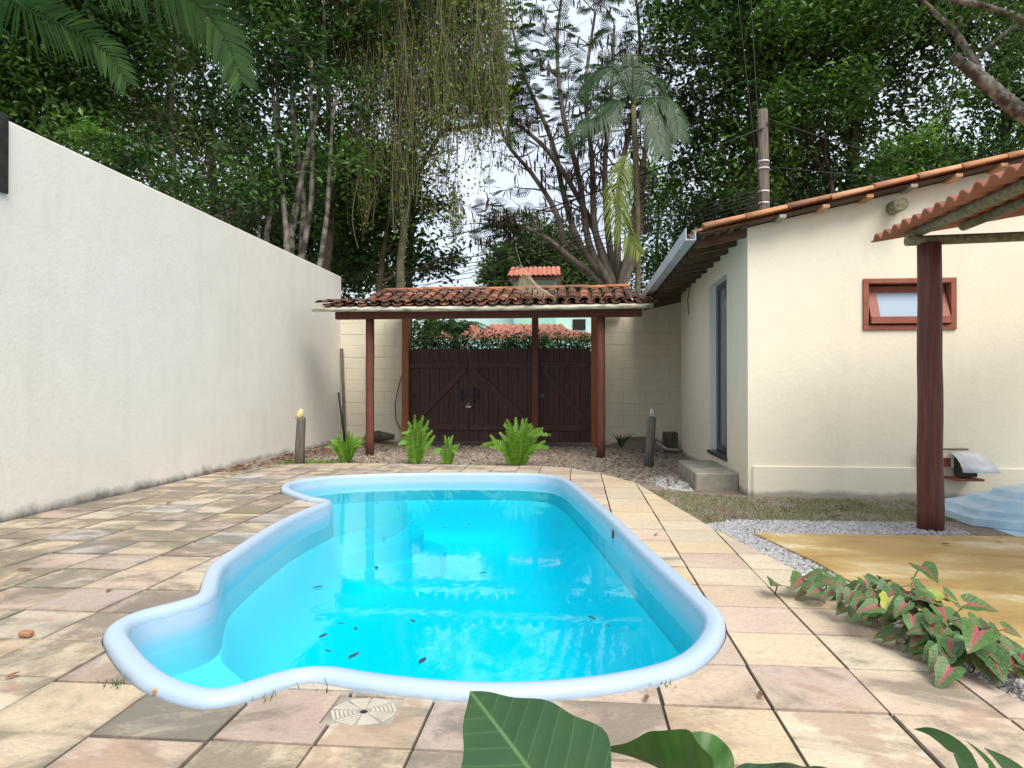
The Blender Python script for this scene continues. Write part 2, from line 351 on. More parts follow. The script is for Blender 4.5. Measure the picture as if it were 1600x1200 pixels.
M['lf_feather'] = leafmat('feathery_leaf', [(.022,.045,.022),(.034,.066,.03),(.05,.09,.036),(.07,.115,.04)], .3)
M['lf_palm'] = leafmat('palm_leaf', [(.022,.052,.018),(.036,.082,.026),(.052,.11,.034),(.085,.15,.04)], .2, .55, .15)
M['lf_fern'] = leafmat('fern_leaf', [(.08,.19,.02),(.13,.28,.03),(.19,.36,.045),(.28,.44,.07)], .35)
M['lf_mid2'] = leafmat('fresh_leaf', [(.03,.07,.016),(.05,.12,.022),(.08,.165,.03),(.13,.24,.04)])
M['lf_ivy'] = leafmat('ivy_leaf', [(.015,.035,.014),(.025,.058,.018),(.04,.085,.025),(.06,.12,.03)])
M['lf_grass'] = leafmat('grass_blade', [(.16,.16,.07),(.22,.23,.09),(.27,.28,.11),(.36,.33,.18)], .25)

# ------------------------------------------------------------------ pool outline
OUT = [(-3.53,8.14),(-3.56,8.40),(-3.48,8.68),(-3.30,8.97),(-2.98,9.20),(-2.41,9.42),(-1.77,9.54),(-.9,9.60),(-.46,9.50),(-.19,9.20),(-.06,8.76),(.07,8.11),(.27,6.95),(.42,5.97),(.53,5.19),(.64,4.5),(.72,3.98),(.745,3.74),(.72,3.54),(.66,3.35),(.57,3.16),(.46,3.01),(.31,2.89),(.12,2.79),(-.10,2.715),(-.30,2.68),(-.50,2.675),(-.72,2.70),(-.90,2.735),(-1.03,2.775),(-1.12,2.765),(-1.19,2.68),(-1.27,2.58),(-1.37,2.515),(-1.48,2.53),(-1.6,2.58),(-1.75,2.67),(-1.94,2.83),(-2.13,3.02),(-2.23,3.13),(-2.29,3.24),(-2.31,3.37),(-2.28,3.50),(-2.20,3.63),(-2.155,3.72),(-2.145,3.78),(-2.165,3.85),(-2.225,3.98),(-2.32,4.19),(-2.44,4.54),(-2.57,5.43),(-2.62,6.0),(-2.62,6.48),(-2.60,6.85),(-2.605,7.0),(-2.64,7.06),(-2.72,7.11),(-2.86,7.20),(-3.08,7.43),(-3.38,7.80)]
OUTP = resample(catmull([(x,y,0) for x,y in OUT], 6), .06)
OUTP = [Vector((p.x,p.y)) for p in OUTP]
if sum(OUTP[i-1].x*OUTP[i].y-OUTP[i].x*OUTP[i-1].y for i in range(len(OUTP))) < 0: OUTP.reverse()
for _ in range(0): OUTP = [(OUTP[i-1]+OUTP[i]*2+OUTP[(i+1)%len(OUTP)])/4 for i in range(len(OUTP))]

# ------------------------------------------------------------------ ground
hole = offset(OUTP, .06)
big = [Vector(p) for p in ((-400,-200),(400,-200),(400,900),(-400,900))]; mid = [Vector(p) for p in ((-14,-6),(14,-6),(14,30),(-14,30))]
V, F = region([big, mid, hole], lambda c: not inside(c, hole))
tag(link('ground', slab_mesh('ground', V, F, -.3, -.035), None, M['ground']), kind='structure')
# a low bank of soil along the back wall
def bank(name, pts, hgt, wdt):
    mb = MB(); n = 8; P_ = resample([Vector(p) for p in pts], .25, False); vs = []
    for i, p in enumerate(P_):
        d = (P_[min(i+1,len(P_)-1)]-P_[max(i-1,0)]).normalized(); sN = Vector((-d.y, d.x, 0)); e = min(1, i/2, (len(P_)-1-i)/2)
        for k in range(n+1):
            u = k/n*2-1; vs.append(p+sN*u*wdt+Vector((0,0,-.05+(hgt*e*(1-u*u)**1.2)*random.uniform(.75,1.2))))
    mb.add(vs, [(i*(n+1)+k, i*(n+1)+k+1, (i+1)*(n+1)+k+1, (i+1)*(n+1)+k) for i in range(len(P_)-1) for k in range(n)], True)
    return tag(mb.build(name, M['ground']), kind='structure')
bank('soil_bank', [(-5.1,9.5,0),(-5.1,12,0),(-5.05,14.6,0)], .10, .45)
bank('soil_bank', [(-5.1,14.85,0),(-4.3,14.9,0),(-3.7,14.9,0)], .2, .5)
bank('soil_bank', [(.5,14.9,0),(1.3,14.9,0),(2.0,14.6,0)], .2, .55)

# ------------------------------------------------------------------ pool deck
DECK = [(-5.13,-1.5),(1.98,-1.5),(1.9,2.55),(1.70,2.85),(1.64,3.11),(1.58,3.4),(1.42,4.81),(1.33,5.25),(1.24,5.67),(1.11,6.39),(.92,7.71),(.71,9.1),(.26,10.1),(-.22,10.7),(-.6,10.83),(-1.5,10.82),(-2.8,10.95),(-4.08,10.86),(-4.65,10.7),(-5.13,10.39)]
DECK = [Vector(p) for p in DECK]
cut = offset(OUTP, .03)
V, F = region([DECK, cut], lambda c: inside(c, DECK) and not inside(c, cut))
deck = tag(link('pool_deck', slab_mesh('pool_deck', V, F, -.05, -.012), None, M['joint']), kind='structure')
XL = [1.97,1.552,1.145,.727,.318,-.10,-.548,-.885,-1.25,-1.68,-2.14,-2.56,-2.98,-3.40,-3.82,-4.24,-4.66,-5.12]
YL = [2.30+.4165*k for k in range(-4, 22)]
tints = [(.56,.45,.31),(.54,.45,.33),(.60,.51,.38),(.50,.39,.31),(.48,.37,.32),(.53,.42,.33),(.44,.36,.32),(.58,.48,.34),(.53,.47,.38)]
right_t = [(.63,.51,.33),(.61,.505,.35),(.65,.56,.41),(.58,.46,.34),(.56,.44,.36),(.63,.54,.39)]
special = {}
drain_box = [Vector(p) for p in ((-.925,2.45),(-.665,2.45),(-.665,2.685),(-.925,2.685))]
deckx = offset(OUTP, -.006)
for i in range(len(XL)-1):
    x1, x0 = XL[i], XL[i+1]
    for j in range(len(YL)-1):
        y0, y1 = YL[j], YL[j+1]
        if y1 < .9: continue
        sh = .0 if x0 > -1.3 else random.uniform(-.02,.02)
        g = random.uniform(.0035,.007)
        q = [Vector((x0+g+random.uniform(0,.004), y0+g+random.uniform(0,.004)+sh)), Vector((x1-g, y0+g+random.uniform(0,.004)+sh)), Vector((x1-g-random.uniform(0,.003), y1-g+sh)), Vector((x0+g, y1-g-random.uniform(0,.004)+sh))]
        cx, cy = (x0+x1)/2, (y0+y1)/2
        if all(inside(p, deckx) for p in q+[Vector((cx,cy))]): continue
        loops = [q]; hit = any(inside(p, deckx) for p in q) or any(x0 < p.x < x1 and y0 < p.y < y1 for p in deckx)
        dhit = not all(inside(p, DECK) for p in q); bx = x0 < -.67 and x1 > -.92 and y0 < 2.68 and y1 > 2.46
        if dhit and not any(inside(p, DECK) for p in q+[Vector((cx,cy))]): continue
        if hit: loops.append(deckx)
        if dhit: loops.append(DECK)
        if bx: loops.append(drain_box)
        V, F = region(loops, lambda c: inside(c, q) and not (hit and inside(c, deckx)) and not (dhit and not inside(c, DECK)) and not (bx and inside(c, drain_box)))
        if not F: continue
        ar = 0
        for f in F:
            for k in range(1, len(f)-1): a, b, c_ = (Vector(V[f[0]]), Vector(V[f[k]]), Vector(V[f[k+1]])); ar += abs((b-a).cross(c_-a))/2
        if ar < .003: continue
        dz = random.uniform(-.003,.004)
        me = slab_mesh('tile', [(v[0]-cx, v[1]-cy) for v in V], F, -.03, 0)
        t_ = link('tile', me, deck, M['stone']); t_.location = (cx, cy, dz); t_.rotation_euler = (random.uniform(-.004,.004), random.uniform(-.004,.004), 0)
        c_ = random.choice(right_t if cx > .3 else tints); k_ = random.uniform(.86,1.06)
        al = random.uniform(.93,1.0) if cx > .6 else random.uniform(.93,1.03)
        if cx < -1.2 and random.random() < .13: c_ = (.46,.45,.44)
        if abs(cx+1.46) < .1 and abs(cy-2.5) < .15: c_ = (.40,.37,.31); al = 1.10
        if abs(cx+1.91) < .1 and abs(cy-2.5) < .15: c_ = (.58,.48,.33); al = .95
        if abs(cx+2.35) < .1 and abs(cy-3.3) < .5: al = 1.04
        if cx < -3.0 and cy < 9: al = random.uniform(.98,1.10)
        if abs(cx-.1) < .05 and abs(cy-2.5) < .2: al = 1.05
        if cy < 2.95 and cx > -1.2: al = max(al, random.uniform(.97,1.08))
        t_.color = (c_[0]*k_, c_[1]*k_, c_[2]*k_, al)

# ------------------------------------------------------------------ pool shell
pool = empty('swimming_pool', (-1, 6, 0)); tag(pool, 'free-form fibreglass swimming pool with rounded pale blue rim, set in the stone deck', 'pool')
def PP(o): o.location = o.location-pool.location if False else (-pool.location.x, -pool.location.y, -pool.location.z); return o
prof = [(-.004,-.05),(0,.008),(.003,.022),(.012,.036),(.028,.044),(.055,.046),(.080,.043),(.094,.034),(.102,.018),(.107,-.02),(.112,-.08),(.116,-.16),(.120,-.33)]
mb = MB(); n = len(OUTP); loops = [offset(OUTP, d) for d, z in prof]
for k in range(1, len(loops)):           # keep the deep insets free of kinks
    for _ in range(1 if k > 5 else 0): L = loops[k]; loops[k] = [(L[i-1]+L[i]*2+L[(i+1)%n])/4 for i in range(n)]
vs = [(p.x, p.y, z) for L, (d, z) in zip(loops, prof) for p in L]
mb.add(vs, [(k*n+i, k*n+(i+1)%n, (k+1)*n+(i+1)%n, (k+1)*n+i) for k in range(len(prof)-1) for i in range(n)], True)
PP(mb.build('rim', M['gelrim'], pool))
IN = loops[-1]
MAIN = [(-1.03,2.97),(-.7,2.91),(-.4,2.885),(-.1,2.92),(.22,3.06),(.43,3.26),(.52,3.5),(.515,3.8),(.42,4.5),(.31,5.2),(.20,6.0),(.05,6.9),(-.15,8.1),(-.28,8.7),(-.42,9.08),(-.65,9.30),(-1.0,9.36),(-1.8,9.31),(-2.3,9.18),(-2.20,8.85),(-2.12,8.3),(-2.2,7.6),(-2.38,7.05),(-2.40,6.5),(-2.39,5.9),(-2.34,5.4),(-2.22,4.6),(-2.11,4.2),(-2.02,3.92),(-1.90,3.68),(-1.68,3.44),(-1.4,3.22),(-1.18,3.05)]
MAINP = [Vector((p.x,p.y)) for p in resample(catmull([(x,y,0) for x,y in MAIN], 6), .07)]
for _ in range(2): MAINP = [(MAINP[i-1]+MAINP[i]*2+MAINP[(i+1)%len(MAINP)])/4 for i in range(len(MAINP))]
MAINP = [(lambda q: q if (p-q).length < .2 else p)(min(IN, key=lambda r: (r-p).length)) for p in MAINP]
MAINP = [p for i, p in enumerate(MAINP) if (p-MAINP[i-1]).length > .012]
for _ in range(2): MAINP = [(MAINP[i-1]+MAINP[i]*2+MAINP[(i+1)%len(MAINP)])/4 for i in range(len(MAINP))]
MAINP = offset(resample(MAINP, .07), .014)
V, F = region([IN, MAINP], lambda c: inside(c, IN) and not inside(c, MAINP))
PP(link('ledge', slab_mesh('ledge', V, F, -.36, -.32), pool, M['gel']))
mb = MB(); n = len(MAINP); lp = []; cur = MAINP
for d, z in ((0,-.322),(.012,-.345),(.03,-.5),(.08,-.72),(.16,-.86),(.26,-.93),(.38,-.96)):
    L = offset(MAINP, d)
    for _ in range(int(d*40)): L = [(L[i-1]+L[i]*2+L[(i+1)%n])/4 for i in range(n)]
    lp.append([(p.x,p.y,z) for p in L])
mb.add([p for L in lp for p in L], [(k*n+i, k*n+(i+1)%n, (k+1)*n+(i+1)%n, (k+1)*n+i) for k in range(len(lp)-1) for i in range(n)], True)
fl = [Vector((p[0],p[1])) for p in lp[-1]]; V, F = region([fl], lambda c: inside(c, fl))
mb.add([(v[0],v[1],-.9605) for v in V], F, True)
PP(mb.build('basin', M['gel'], pool))
for bulge, z in ((.30,-.50),(.58,-.70)):
    arc = [(-2.6,9.3),(-2.25,9.1)]+[(-2.35+bulge*math.sin(math.pi*k/12)+.25*math.sin(math.pi*k/12), 9.05-2.0*k/12) for k in range(13)]+[(-2.6,6.9)]
    L = [Vector(p) for p in arc][::-1]; V, F = region([L], lambda c: inside(c, L))
    PP(link('step', slab_mesh('step', V, F, -.99, z), pool, M['gel']))
WL = offset(OUTP, .104); V, F = region([WL], lambda c: inside(c, WL))
wo = link('water', slab_mesh('water', V, F, -1.1, -.075), pool, M['water'])
bm = bmesh.new(); bm.from_mesh(wo.data)                        # close the body of water from below
be = [e for e in bm.edges if e.is_boundary]; bmesh.ops.triangle_fill(bm, edges=be, use_beauty=True); bmesh.ops.recalc_face_normals(bm, faces=bm.faces[:]); bm.to_mesh(wo.data); bm.free(); PP(wo)
PP(MB().box(.287,.310,6.02,6.10,-.075,-.015).build('wall_fitting', M['alu'], pool))
# drain cover sunk into the deck
dr = empty('drain_cover', (-.795,2.567,0)); tag(dr, 'cream plastic drain cover with fan-shaped slots sunk in the deck stone', 'drain cover')
MB().box(-.128,.128,-.114,.114,-.0115,-.007).build('plate', M['concrete'], dr)
for k in range(8):
    for r_ in (.035,.05,.065,.08,.095,.11):
        a0, a1 = 2*math.pi*k/8+.06, 2*math.pi*(k+1)/8-.06
        f = .95 if r_ < .1 else .98
        p0 = Vector((math.cos(a0)*r_*1.08, math.sin(a0)*r_*.97, -.0055)); p1 = Vector((math.cos(a1)*r_*1.08, math.sin(a1)*r_*.97, -.0055))
        MB().bar(p0, p1, .0105, .004).build('slat', M['drain'], dr)
MB().tube([(0,0,-.008),(0,0,-.0062)], .014, 12).build('plug_hole', M['black'], dr)

# ------------------------------------------------------------------ boundary walls
def wall_box(name, x0, x1, y0, y1, z0, z1, m, label, cat='wall'):
    mb = MB(); mb.box(x0,x1,y0,y1,z0,z1,.012); return tag(mb.build(name, m), label, cat)
wl = wall_box('boundary_wall', -5.36, -5.15, -3.0, 14.97, -.2, 3.63, M['wall'], 'long off-white plastered boundary wall with mildew along its foot')
db = MB().box(-5.147,-5.115,5.55,5.90,2.95,3.66,.008).build('timber_board', M['darkmetal']); tag(db, 'dark timber board hung at the top of the long white wall', 'board')
tw = MB().tube([at(6,205,5.9)+Vector((.02,0,0)), at(14,208,5.95), at(22,214,6.0)], .006, 5).build('twig', M['bark']); tag(tw, 'small bent twig sticking out at the top of the long white wall', 'twig')
def block_wall(name, x0, x1, ztop, label):
    root = empty(name, ((x0+x1)/2, 15.05, 0)); tag(root, label, 'wall')
    ox = (x0+x1)/2
    MB().box(x0-ox+.004, x1-ox-.004, -.072, .12, -.2, ztop-.02).build('mortar_core', M['mortar'], root)
    me = {}
    h = .248; k = 0; z = -.12
    while z < ztop-.02:
        hh = min(h, ztop-z); x = x0-(.24 if k % 2 else 0)
        while x < x1-.01:
            a, b = max(x, x0), min(x+.48, x1)
            if b-a > .04:
                key = (round(b-a,3), round(hh,3))
                if key not in me:
                    me[key] = MB().box(-(b-a)/2+.002,(b-a)/2-.002,-.02,.1,-hh/2+.002,hh/2-.002,.005).mesh('block'); me[key].materials.append(M['block'])
                o = link('block', me[key], root); o.location = ((a+b)/2-ox, -.06+random.uniform(-.0035,.0035), z+hh/2)
            x += .48
        z += h; k += 1
    return root
block_wall('block_wall', -5.148, -3.76, 2.82, 'cream painted block wall between the long white wall and the gate')
block_wall('block_wall', .47, 2.6, 3.07, 'cream painted block wall between the gate and the small house')
# ------------------------------------------------------------------ gate
for x, lab, mname, wd in ((-3.67,'orange-brown square gate post by the block wall nearer the long white wall','orangewood',.15),(.36,'orange-brown square gate post on the house side of the gate','orangewood',.17),(-.89,'dark red post standing between the double gate and the narrow gate leaf','redwood',.13)):
    o = MB().box(-wd/2,wd/2,-.075,.075,-.1,2.78,.008).build('gate_post', M[mname]); o.location = (x,14.82 if x != -.89 else 14.70,0); tag(o, lab, 'post', 'gate posts')
def gate_leaf(x0, x1, brace, label, hinge):
    root = empty('gate_leaf', (x0, 14.85, 0)); tag(root, label, 'gate', 'gate leaves'); W = x1-x0; n = round(W/.105); pw = W/n
    me = MB().box(-pw/2-.002,pw/2+.002,-.014,.014,0,1.98,.007).mesh('plank'); me.materials.append(M['gatewood'])
    for i in range(n): o = link('plank', me, root); o.location = ((i+.5)*pw, (-.005 if i % 2 else .005)+random.uniform(-.002,.002), .055+random.uniform(-.004,.004))
    for z in (.30,1.62): MB().box(.01,W-.01,-.055,-.019,z,z+.13,.004).build('rail', M['gatewood'], root)
    a, b = ((.06,0,.44),(W-.06,0,1.6)) if brace > 0 else ((.06,0,1.6),(W-.06,0,.44))
    a = Vector(a)+Vector((0,-.037,0)); b = Vector(b)+Vector((0,-.037,0)); MB().bar(a, b, .034, .11, (0,1,0) if False else (0,0,1)).build('brace', M['gatewood'], root)
    for z in (.36,1.05,1.72) if hinge is not None else ():
        hx = 0 if hinge == 0 else W
        MB().box(hx-.10,hx+.14 if hinge == 0 else hx+.10,-.07,-.057,z-.016,z+.016).build('hinge', M['darkmetal'], root)
    return root
g1 = gate_leaf(-3.585,-2.315,1,'dark brown plank gate leaf with rising brace, nearest the long white wall',0)
g2 = gate_leaf(-2.305,-.955,-1,'dark brown plank gate leaf in the middle, between padlock and dark red post',None)
g3 = gate_leaf(-.825,.265,-1,'narrow dark brown plank gate leaf beside the house-side orange post',1)
MB().box(1.06,1.22,-.07,-.056,.98,1.14).build('lock_plate', M['darkmetal'], g1)
mb = MB().tube([(1.15,-.06,1.16),(1.13,-.11,1.1),(1.13,-.11,1.0),(1.15,-.06,.93)], .011, 8); mb.build('pull_handle', M['darkmetal'], g1)
MB().box(.05,.2,-.07,-.056,.98,1.14).build('lock_plate', M['darkmetal'], g2)
MB().tube([(.13,-.06,1.2),(.12,-.11,1.12),(.12,-.11,.96),(.13,-.06,.88)], .011, 8).build('pull_handle', M['darkmetal'], g2)
pl_ = MB().box(-.055,.055,-.02,.02,-.02,.022,.006).tube([(-.028,0,.02),(-.028,0,.06),(0,0,.085),(.028,0,.06),(.028,0,.02)], .006, 6).build('padlock', M['galv']); pl_.location = (-2.31,14.78,.80); tag(pl_, 'small bright padlock where the two dark gate leaves meet', 'padlock')
MB().box(.02,.13,-.075,-.05,.98,1.09,.01).build('latch_box', M['alu'], g3)
cb = MB().tube([(-3.77,14.90,1.5),(-3.86,14.9,1.2),(-3.93,14.89,.85),(-3.90,14.88,.5),(-3.80,14.86,.3)], .012, 6).build('loose_cable', M['greywood']); tag(cb, 'grey cable hanging in a bow beside the orange gate post', 'cable')
# ------------------------------------------------------------------ canopy over the gate
can = empty('gate_canopy', (-1.7,13,0)); tag(can, 'tiled canopy roof on red-brown posts over the gate, with a mossy white gutter', 'canopy')
def C3(o): o.location = Vector(o.location)-Vector((-1.7,13,0)); return o
for x, y in ((-3.80,12.62),(.405,12.55)):
    mb = MB(); pts = [(x+random.uniform(-.004,.004), y, z) for z in (-.1,.3,.7,1.1,1.5,1.9,2.3,2.46)]; mb.tube(pts, [.078+random.uniform(-.002,.002) for _ in pts], 10); C3(mb.build('post', M['redwood'], can))
C3(MB().box(-4.42,1.12,12.50,12.64,2.455,2.60,.008).build('beam', M['redwood'], can))
C3(MB().box(-3.85,.95,14.74,14.88,2.74,2.86,.008).build('beam', M['redwood'], can))
for x in (-3.9,-3.0,-2.1,-1.2,-.3,.6): C3(MB().bar((x,12.35,2.58),(x,14.7,2.93),.07,.07).build('rafter', M['redwood'], can))
gp = [(-4.72+i*(6.0/12), 12.18, 2.605-.018*math.sin(math.pi*i/12)+.0*i) for i in range(13)]
C3(MB().tube(gp, .046, 12).build('gutter', M['pvc'], can))
def barrel(L, r0, r1, th=.014, n=7, arc=math.pi*.95, flip=1, sq=.8):       # a half-round tile along +x, wide end at x=0
    mb = MB(); vs = []
    for x, r in ((0,r0),(L,r1)):
        for q in (r, r-th):
            for k in range(n):
                a = math.pi/2+arc*(k/(n-1)-.5); vs.append((x, math.cos(a)*q, flip*math.sin(a)*q*sq))
    f = []
    for k in range(n-1): f += [(k,k+1,2*n+k+1,2*n+k),(n+k,3*n+k,3*n+k+1,n+k+1),(k,n+k,n+k+1,k+1),(2*n+k,2*n+k+1,3*n+k+1,3*n+k)]
    f += [(0,2*n,3*n,n),(n-1,2*n-1,4*n-1,3*n-1)]
    mb.add(vs, f, False); me = mb.mesh('tile')
    for p in me.polygons: p.use_smooth = len(p.vertices) == 4 and p.index % 4 < 2
    return me
tc_ = barrel(.46,.088,.070, sq=.62); tb_ = barrel(.46,.085,.072, flip=-1, sq=.6); tc_.materials.append(M['clay_old']); tb_.materials.append(M['clay_old'])
rowp = [(12.12,2.64),(12.52,2.70),(12.95,2.765),(13.30,2.875),(13.65,2.98),(14.0,3.07)]
nx = 27; x_a, x_b = -4.55, 1.18
for i in range(nx+1):
    x = x_a+(x_b-x_a)*i/nx
    for r_ in range(5):
        if r_ >= 2 and not (-3.95 < x < 1.0): continue
        y, z = rowp[r_]; ang = math.atan2(rowp[r_+1][1]-z, rowp[r_+1][0]-y)
        for which, me, dz, dx in (('c',tc_,.062,0),('p',tb_,.055,.106)):
            if which == 'p' and r_ > 3: continue
            o = link('tile', me, can); o.location = (x+dx+random.uniform(-.012,.012), y+random.uniform(-.03,.02), z+dz+random.uniform(-.006,.01)+.004*r_); 
            o.rotation_euler = (0, -ang, math.pi/2+random.uniform(-.04,.04)); C3(o)
C3(MB().add([(-4.5,12.2,2.635),(1.2,12.2,2.635),(1.2,13.0,2.78),(-4.5,13.0,2.78),(-4.5,12.2,2.66),(1.2,12.2,2.66),(1.2,13.0,2.805),(-4.5,13.0,2.805)],[(3,2,1,0),(4,5,6,7),(0,1,5,4),(2,3,7,6),(1,2,6,5),(3,0,4,7)]).build('boarding', M['rafter'], can))
C3(MB().add([(-3.9,13.02,2.79),(.98,13.02,2.79),(.98,14.2,3.10),(-3.9,14.2,3.10),(-3.9,13.02,2.81),(.98,13.02,2.81),(.98,14.2,3.13),(-3.9,14.2,3.13)],[(3,2,1,0),(4,5,6,7),(0,1,5,4),(2,3,7,6),(1,2,6,5),(3,0,4,7)]).build('boarding', M['rafter'], can))
tr_ = barrel(.48,.10,.085); tr_.materials.append(M['clay_ridge'])
for i in range(12):
    o = link('ridge_tile', tr_, can); o.location = (-3.97+i*.412, 14.22, 3.185+random.uniform(-.012,.012)); o.rotation_euler = (0,-.03,random.uniform(-.03,.03)); C3(o)
for i in range(nx-3):                     # back slope behind the ridge, never higher than it
    x = x_a+(x_b-x_a)*(i+3)/nx
    if not (-3.95 < x < 1.0): continue
    o = link('tile', tc_, can); o.location = (x, 14.72, 2.95); o.rotation_euler = (0,-.45,-math.pi/2); C3(o)

# ------------------------------------------------------------------ small house
hs = empty('house', (1.93,8.25,0)); tag(hs, 'small cream plastered house with clay roof edge and dark door beside the pool', 'house')
HO = Vector((1.93,8.25,0))
def H(o): o.location = Vector(o.location)-HO; return o
def rz(x): return 2.90+.217*(x-1.33)                    # underside of the roof
def prism(mb, poly, y0, y1):                            # polygon in x-z pushed along y
    n = len(poly); mb.add([(x,y0,z) for x,z in poly]+[(x,y1,z) for x,z in poly], [tuple(range(n)), tuple(range(2*n-1,n-1,-1))]+[(i,i+n,(i+1)%n+n,(i+1)%n) for i in range(n)]); return mb
# front wall with the window opening
x0, x1, wz0, wz1, wx0, wx1 = 1.93, 7.2, 1.88, 2.40, 3.22, 4.155
mb = MB()
prism(mb, [(x0,-.2),(wx0,-.2),(wx0,rz(wx0)),(x0,rz(x0))], 8.25, 8.45); prism(mb, [(wx1,-.2),(x1,-.2),(x1,rz(x1)),(wx1,rz(wx1))], 8.25, 8.45)
prism(mb, [(wx0,-.2),(wx1,-.2),(wx1,wz0),(wx0,wz0)], 8.25, 8.45); prism(mb, [(wx0,wz1),(wx1,wz1),(wx1,rz(wx1)),(wx0,rz(wx0))], 8.25, 8.45)
H(mb.build('front_wall', M['house'], hs))
H(MB().box(1.975,7.2,8.215,8.249,-.2,.315,.01).build('plinth', M['house'], hs))
dy0, dy1, dz0, dz1 = 9.38, 10.62, .29, 2.70
mb = MB().box(1.93,2.13,8.451,dy0,-.2,rz(1.93)).box(1.93,2.13,dy1,13.45,-.2,rz(1.93)).box(1.93,2.13,dy0,dy1,-.2,dz0).box(1.93,2.13,dy0,dy1,dz1,rz(1.93)); H(mb.build('door_wall', M['house'], hs))
H(MB().box(2.131,7.2,13.25,13.45,-.2,3.0).build('rear_wall', M['house'], hs))
H(MB().box(7.0,7.2,8.451,13.249,-.2,4.0).build('side_wall', M['house'], hs))
for (a,b,c,d) in ((dy1-.006,dy1-.001,dz0,dz1),(dy0+.001,dy0+.006,dz0,dz1)): H(MB().box(1.933,2.06,a,b,c,d).build('reveal', M['reveal'], hs))
H(MB().box(1.933,2.06,dy0+.007,dy1-.007,dz1-.006,dz1-.001).build('reveal', M['reveal'], hs))
H(MB().box(1.90,2.125,dy0-.03,dy1+.02,dz0-.045,dz0+.002,.004).build('threshold', M['alu'], hs))
door = H(MB().box(2.05,2.10,dy0+.02,dy1-.09,dz0+.01,dz1-.02).build('door', simple('grey_glass_door',(.10,.115,.125),(.13,.145,.155),4,.18,0,spec=.6), hs))
def sub(o, par): o.parent = par; o.location = (0,0,0); return o
for (a,b,c,d) in ((dy1-.17,dy1-.008,dz0+.005,dz1-.008),(dy0+.008,dy0+.09,dz0+.005,dz1-.008),(dy0+.09,dy1-.17,dz1-.09,dz1-.008),(dy0+.09,dy1-.17,dz0+.005,dz0+.09)):
    sub(MB().box(2.03,2.115,a,b,c,d,.004).build('door_frame', M['alu'], hs), door)
sub(MB().box(2.015,2.047,9.56,9.60,1.30,1.50,.006).build('handle', M['darkmetal'], hs), door)
sub(MB().box(2.044,2.0485,9.70,9.92,2.05,2.32).build('notice', M['paper'], hs), door)
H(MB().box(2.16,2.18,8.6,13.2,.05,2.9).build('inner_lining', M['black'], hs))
st = MB().box(1.42,1.925,8.70,10.25,-.1,.17,.015).build('step_block', M['concrete']); tag(st, 'worn concrete step block below the dark house door', 'step')
# window
wn = H(MB().box(wx0+.005,wx1-.005,8.42,8.44,wz0+.005,wz1-.005).build('window', M['black'], hs))
for (a,b,c,d) in ((wx0-.03,wx1+.03,wz1-.03,wz1+.025),(wx0-.03,wx1+.03,wz0-.03,wz0+.025),(wx0-.03,wx0+.03,wz0+.026,wz1-.031),(wx1-.03,wx1+.03,wz0+.026,wz1-.031)):
    sub(MB().box(a,b,8.225,8.40,c,d,.004).build('frame', M['winframe'], hs), wn)
ty, tz, by, bz = 8.36, wz1-.085, 8.20, wz0+.05           # the sash leans out at its foot
sm = MB(); L = lambda x,t,o=0: Vector((x, ty+(by-ty)*t+o, tz+(bz-tz)*t))
sx0, sx1 = wx0+.045, wx1-.045
for a, b in ((L(sx0,0),L(sx1,0)),(L(sx0,.93),L(sx1,.93))): sub(MB().bar(a, b, .035, .075).build('sash', M['winframe'], hs), wn)
for xx in (sx0+.05, sx1-.05): sub(MB().bar(L(xx,.08), L(xx,.86), .10, .034, (0,1,0)).build('sash', M['winframe'], hs), wn)
gm, gt, gp_ = newmat('frosted_window_glass'); gp_.inputs['Base Color'].default_value = (.25,.33,.42,1); gp_.inputs['Roughness'].default_value = .45; gp_.inputs['Specular IOR Level'].default_value = .35
sub(MB().bar(L((sx0+sx1)/2,.07,.004), L((sx0+sx1)/2,.88,.004), sx1-sx0-.15, .006, (0,1,0)).build('pane', gm, hs), wn)
# roof of the house
mb = MB(); nY = 100; vs = []
for i in range(nY*4+1):
    y = 8.06+(15.7-8.06)*i/(nY*4)*1.0; zz = .035+.03*abs(math.sin(math.pi*(y-8.06)/.21))
    for x in (1.36,7.25): vs.append((x,y,rz(x)+zz+.02))
mb.add(vs, [(2*i,2*i+1,2*i+3,2*i+2) for i in range(nY*4)], True)
rf = H(mb.build('roof', M['clay_new'], hs))
prism(mb := MB(), [(1.36,rz(1.36)+.012),(7.25,rz(7.25)+.012),(7.25,rz(7.25)+.034),(1.36,rz(1.36)+.034)], 8.04, 15.7); sub(mb.build('roof_boarding', M['rafter'], hs), rf)
tv = barrel(.52,.082,.058,.014,9,math.pi*1.1); tv.materials.append(M['clay_new']); sl_ = math.atan(.217)
for i in range(13):
    x = 1.40+i*.455; o = sub(link('verge_tile', tv, hs), rf); o.location = (x, 8.03, rz(x)+.055+random.uniform(-.004,.01)); o.rotation_euler = (0,-sl_-.02,random.uniform(-.02,.02))
te = barrel(.42,.08,.07); te.materials.append(M['clay_new'])
for i in range(33):
    o = sub(link('eave_tile', te, hs), rf); o.location = (1.31, 8.22+i*.228, rz(1.31)+.05); o.rotation_euler = (0,-sl_,random.uniform(-.03,.03))
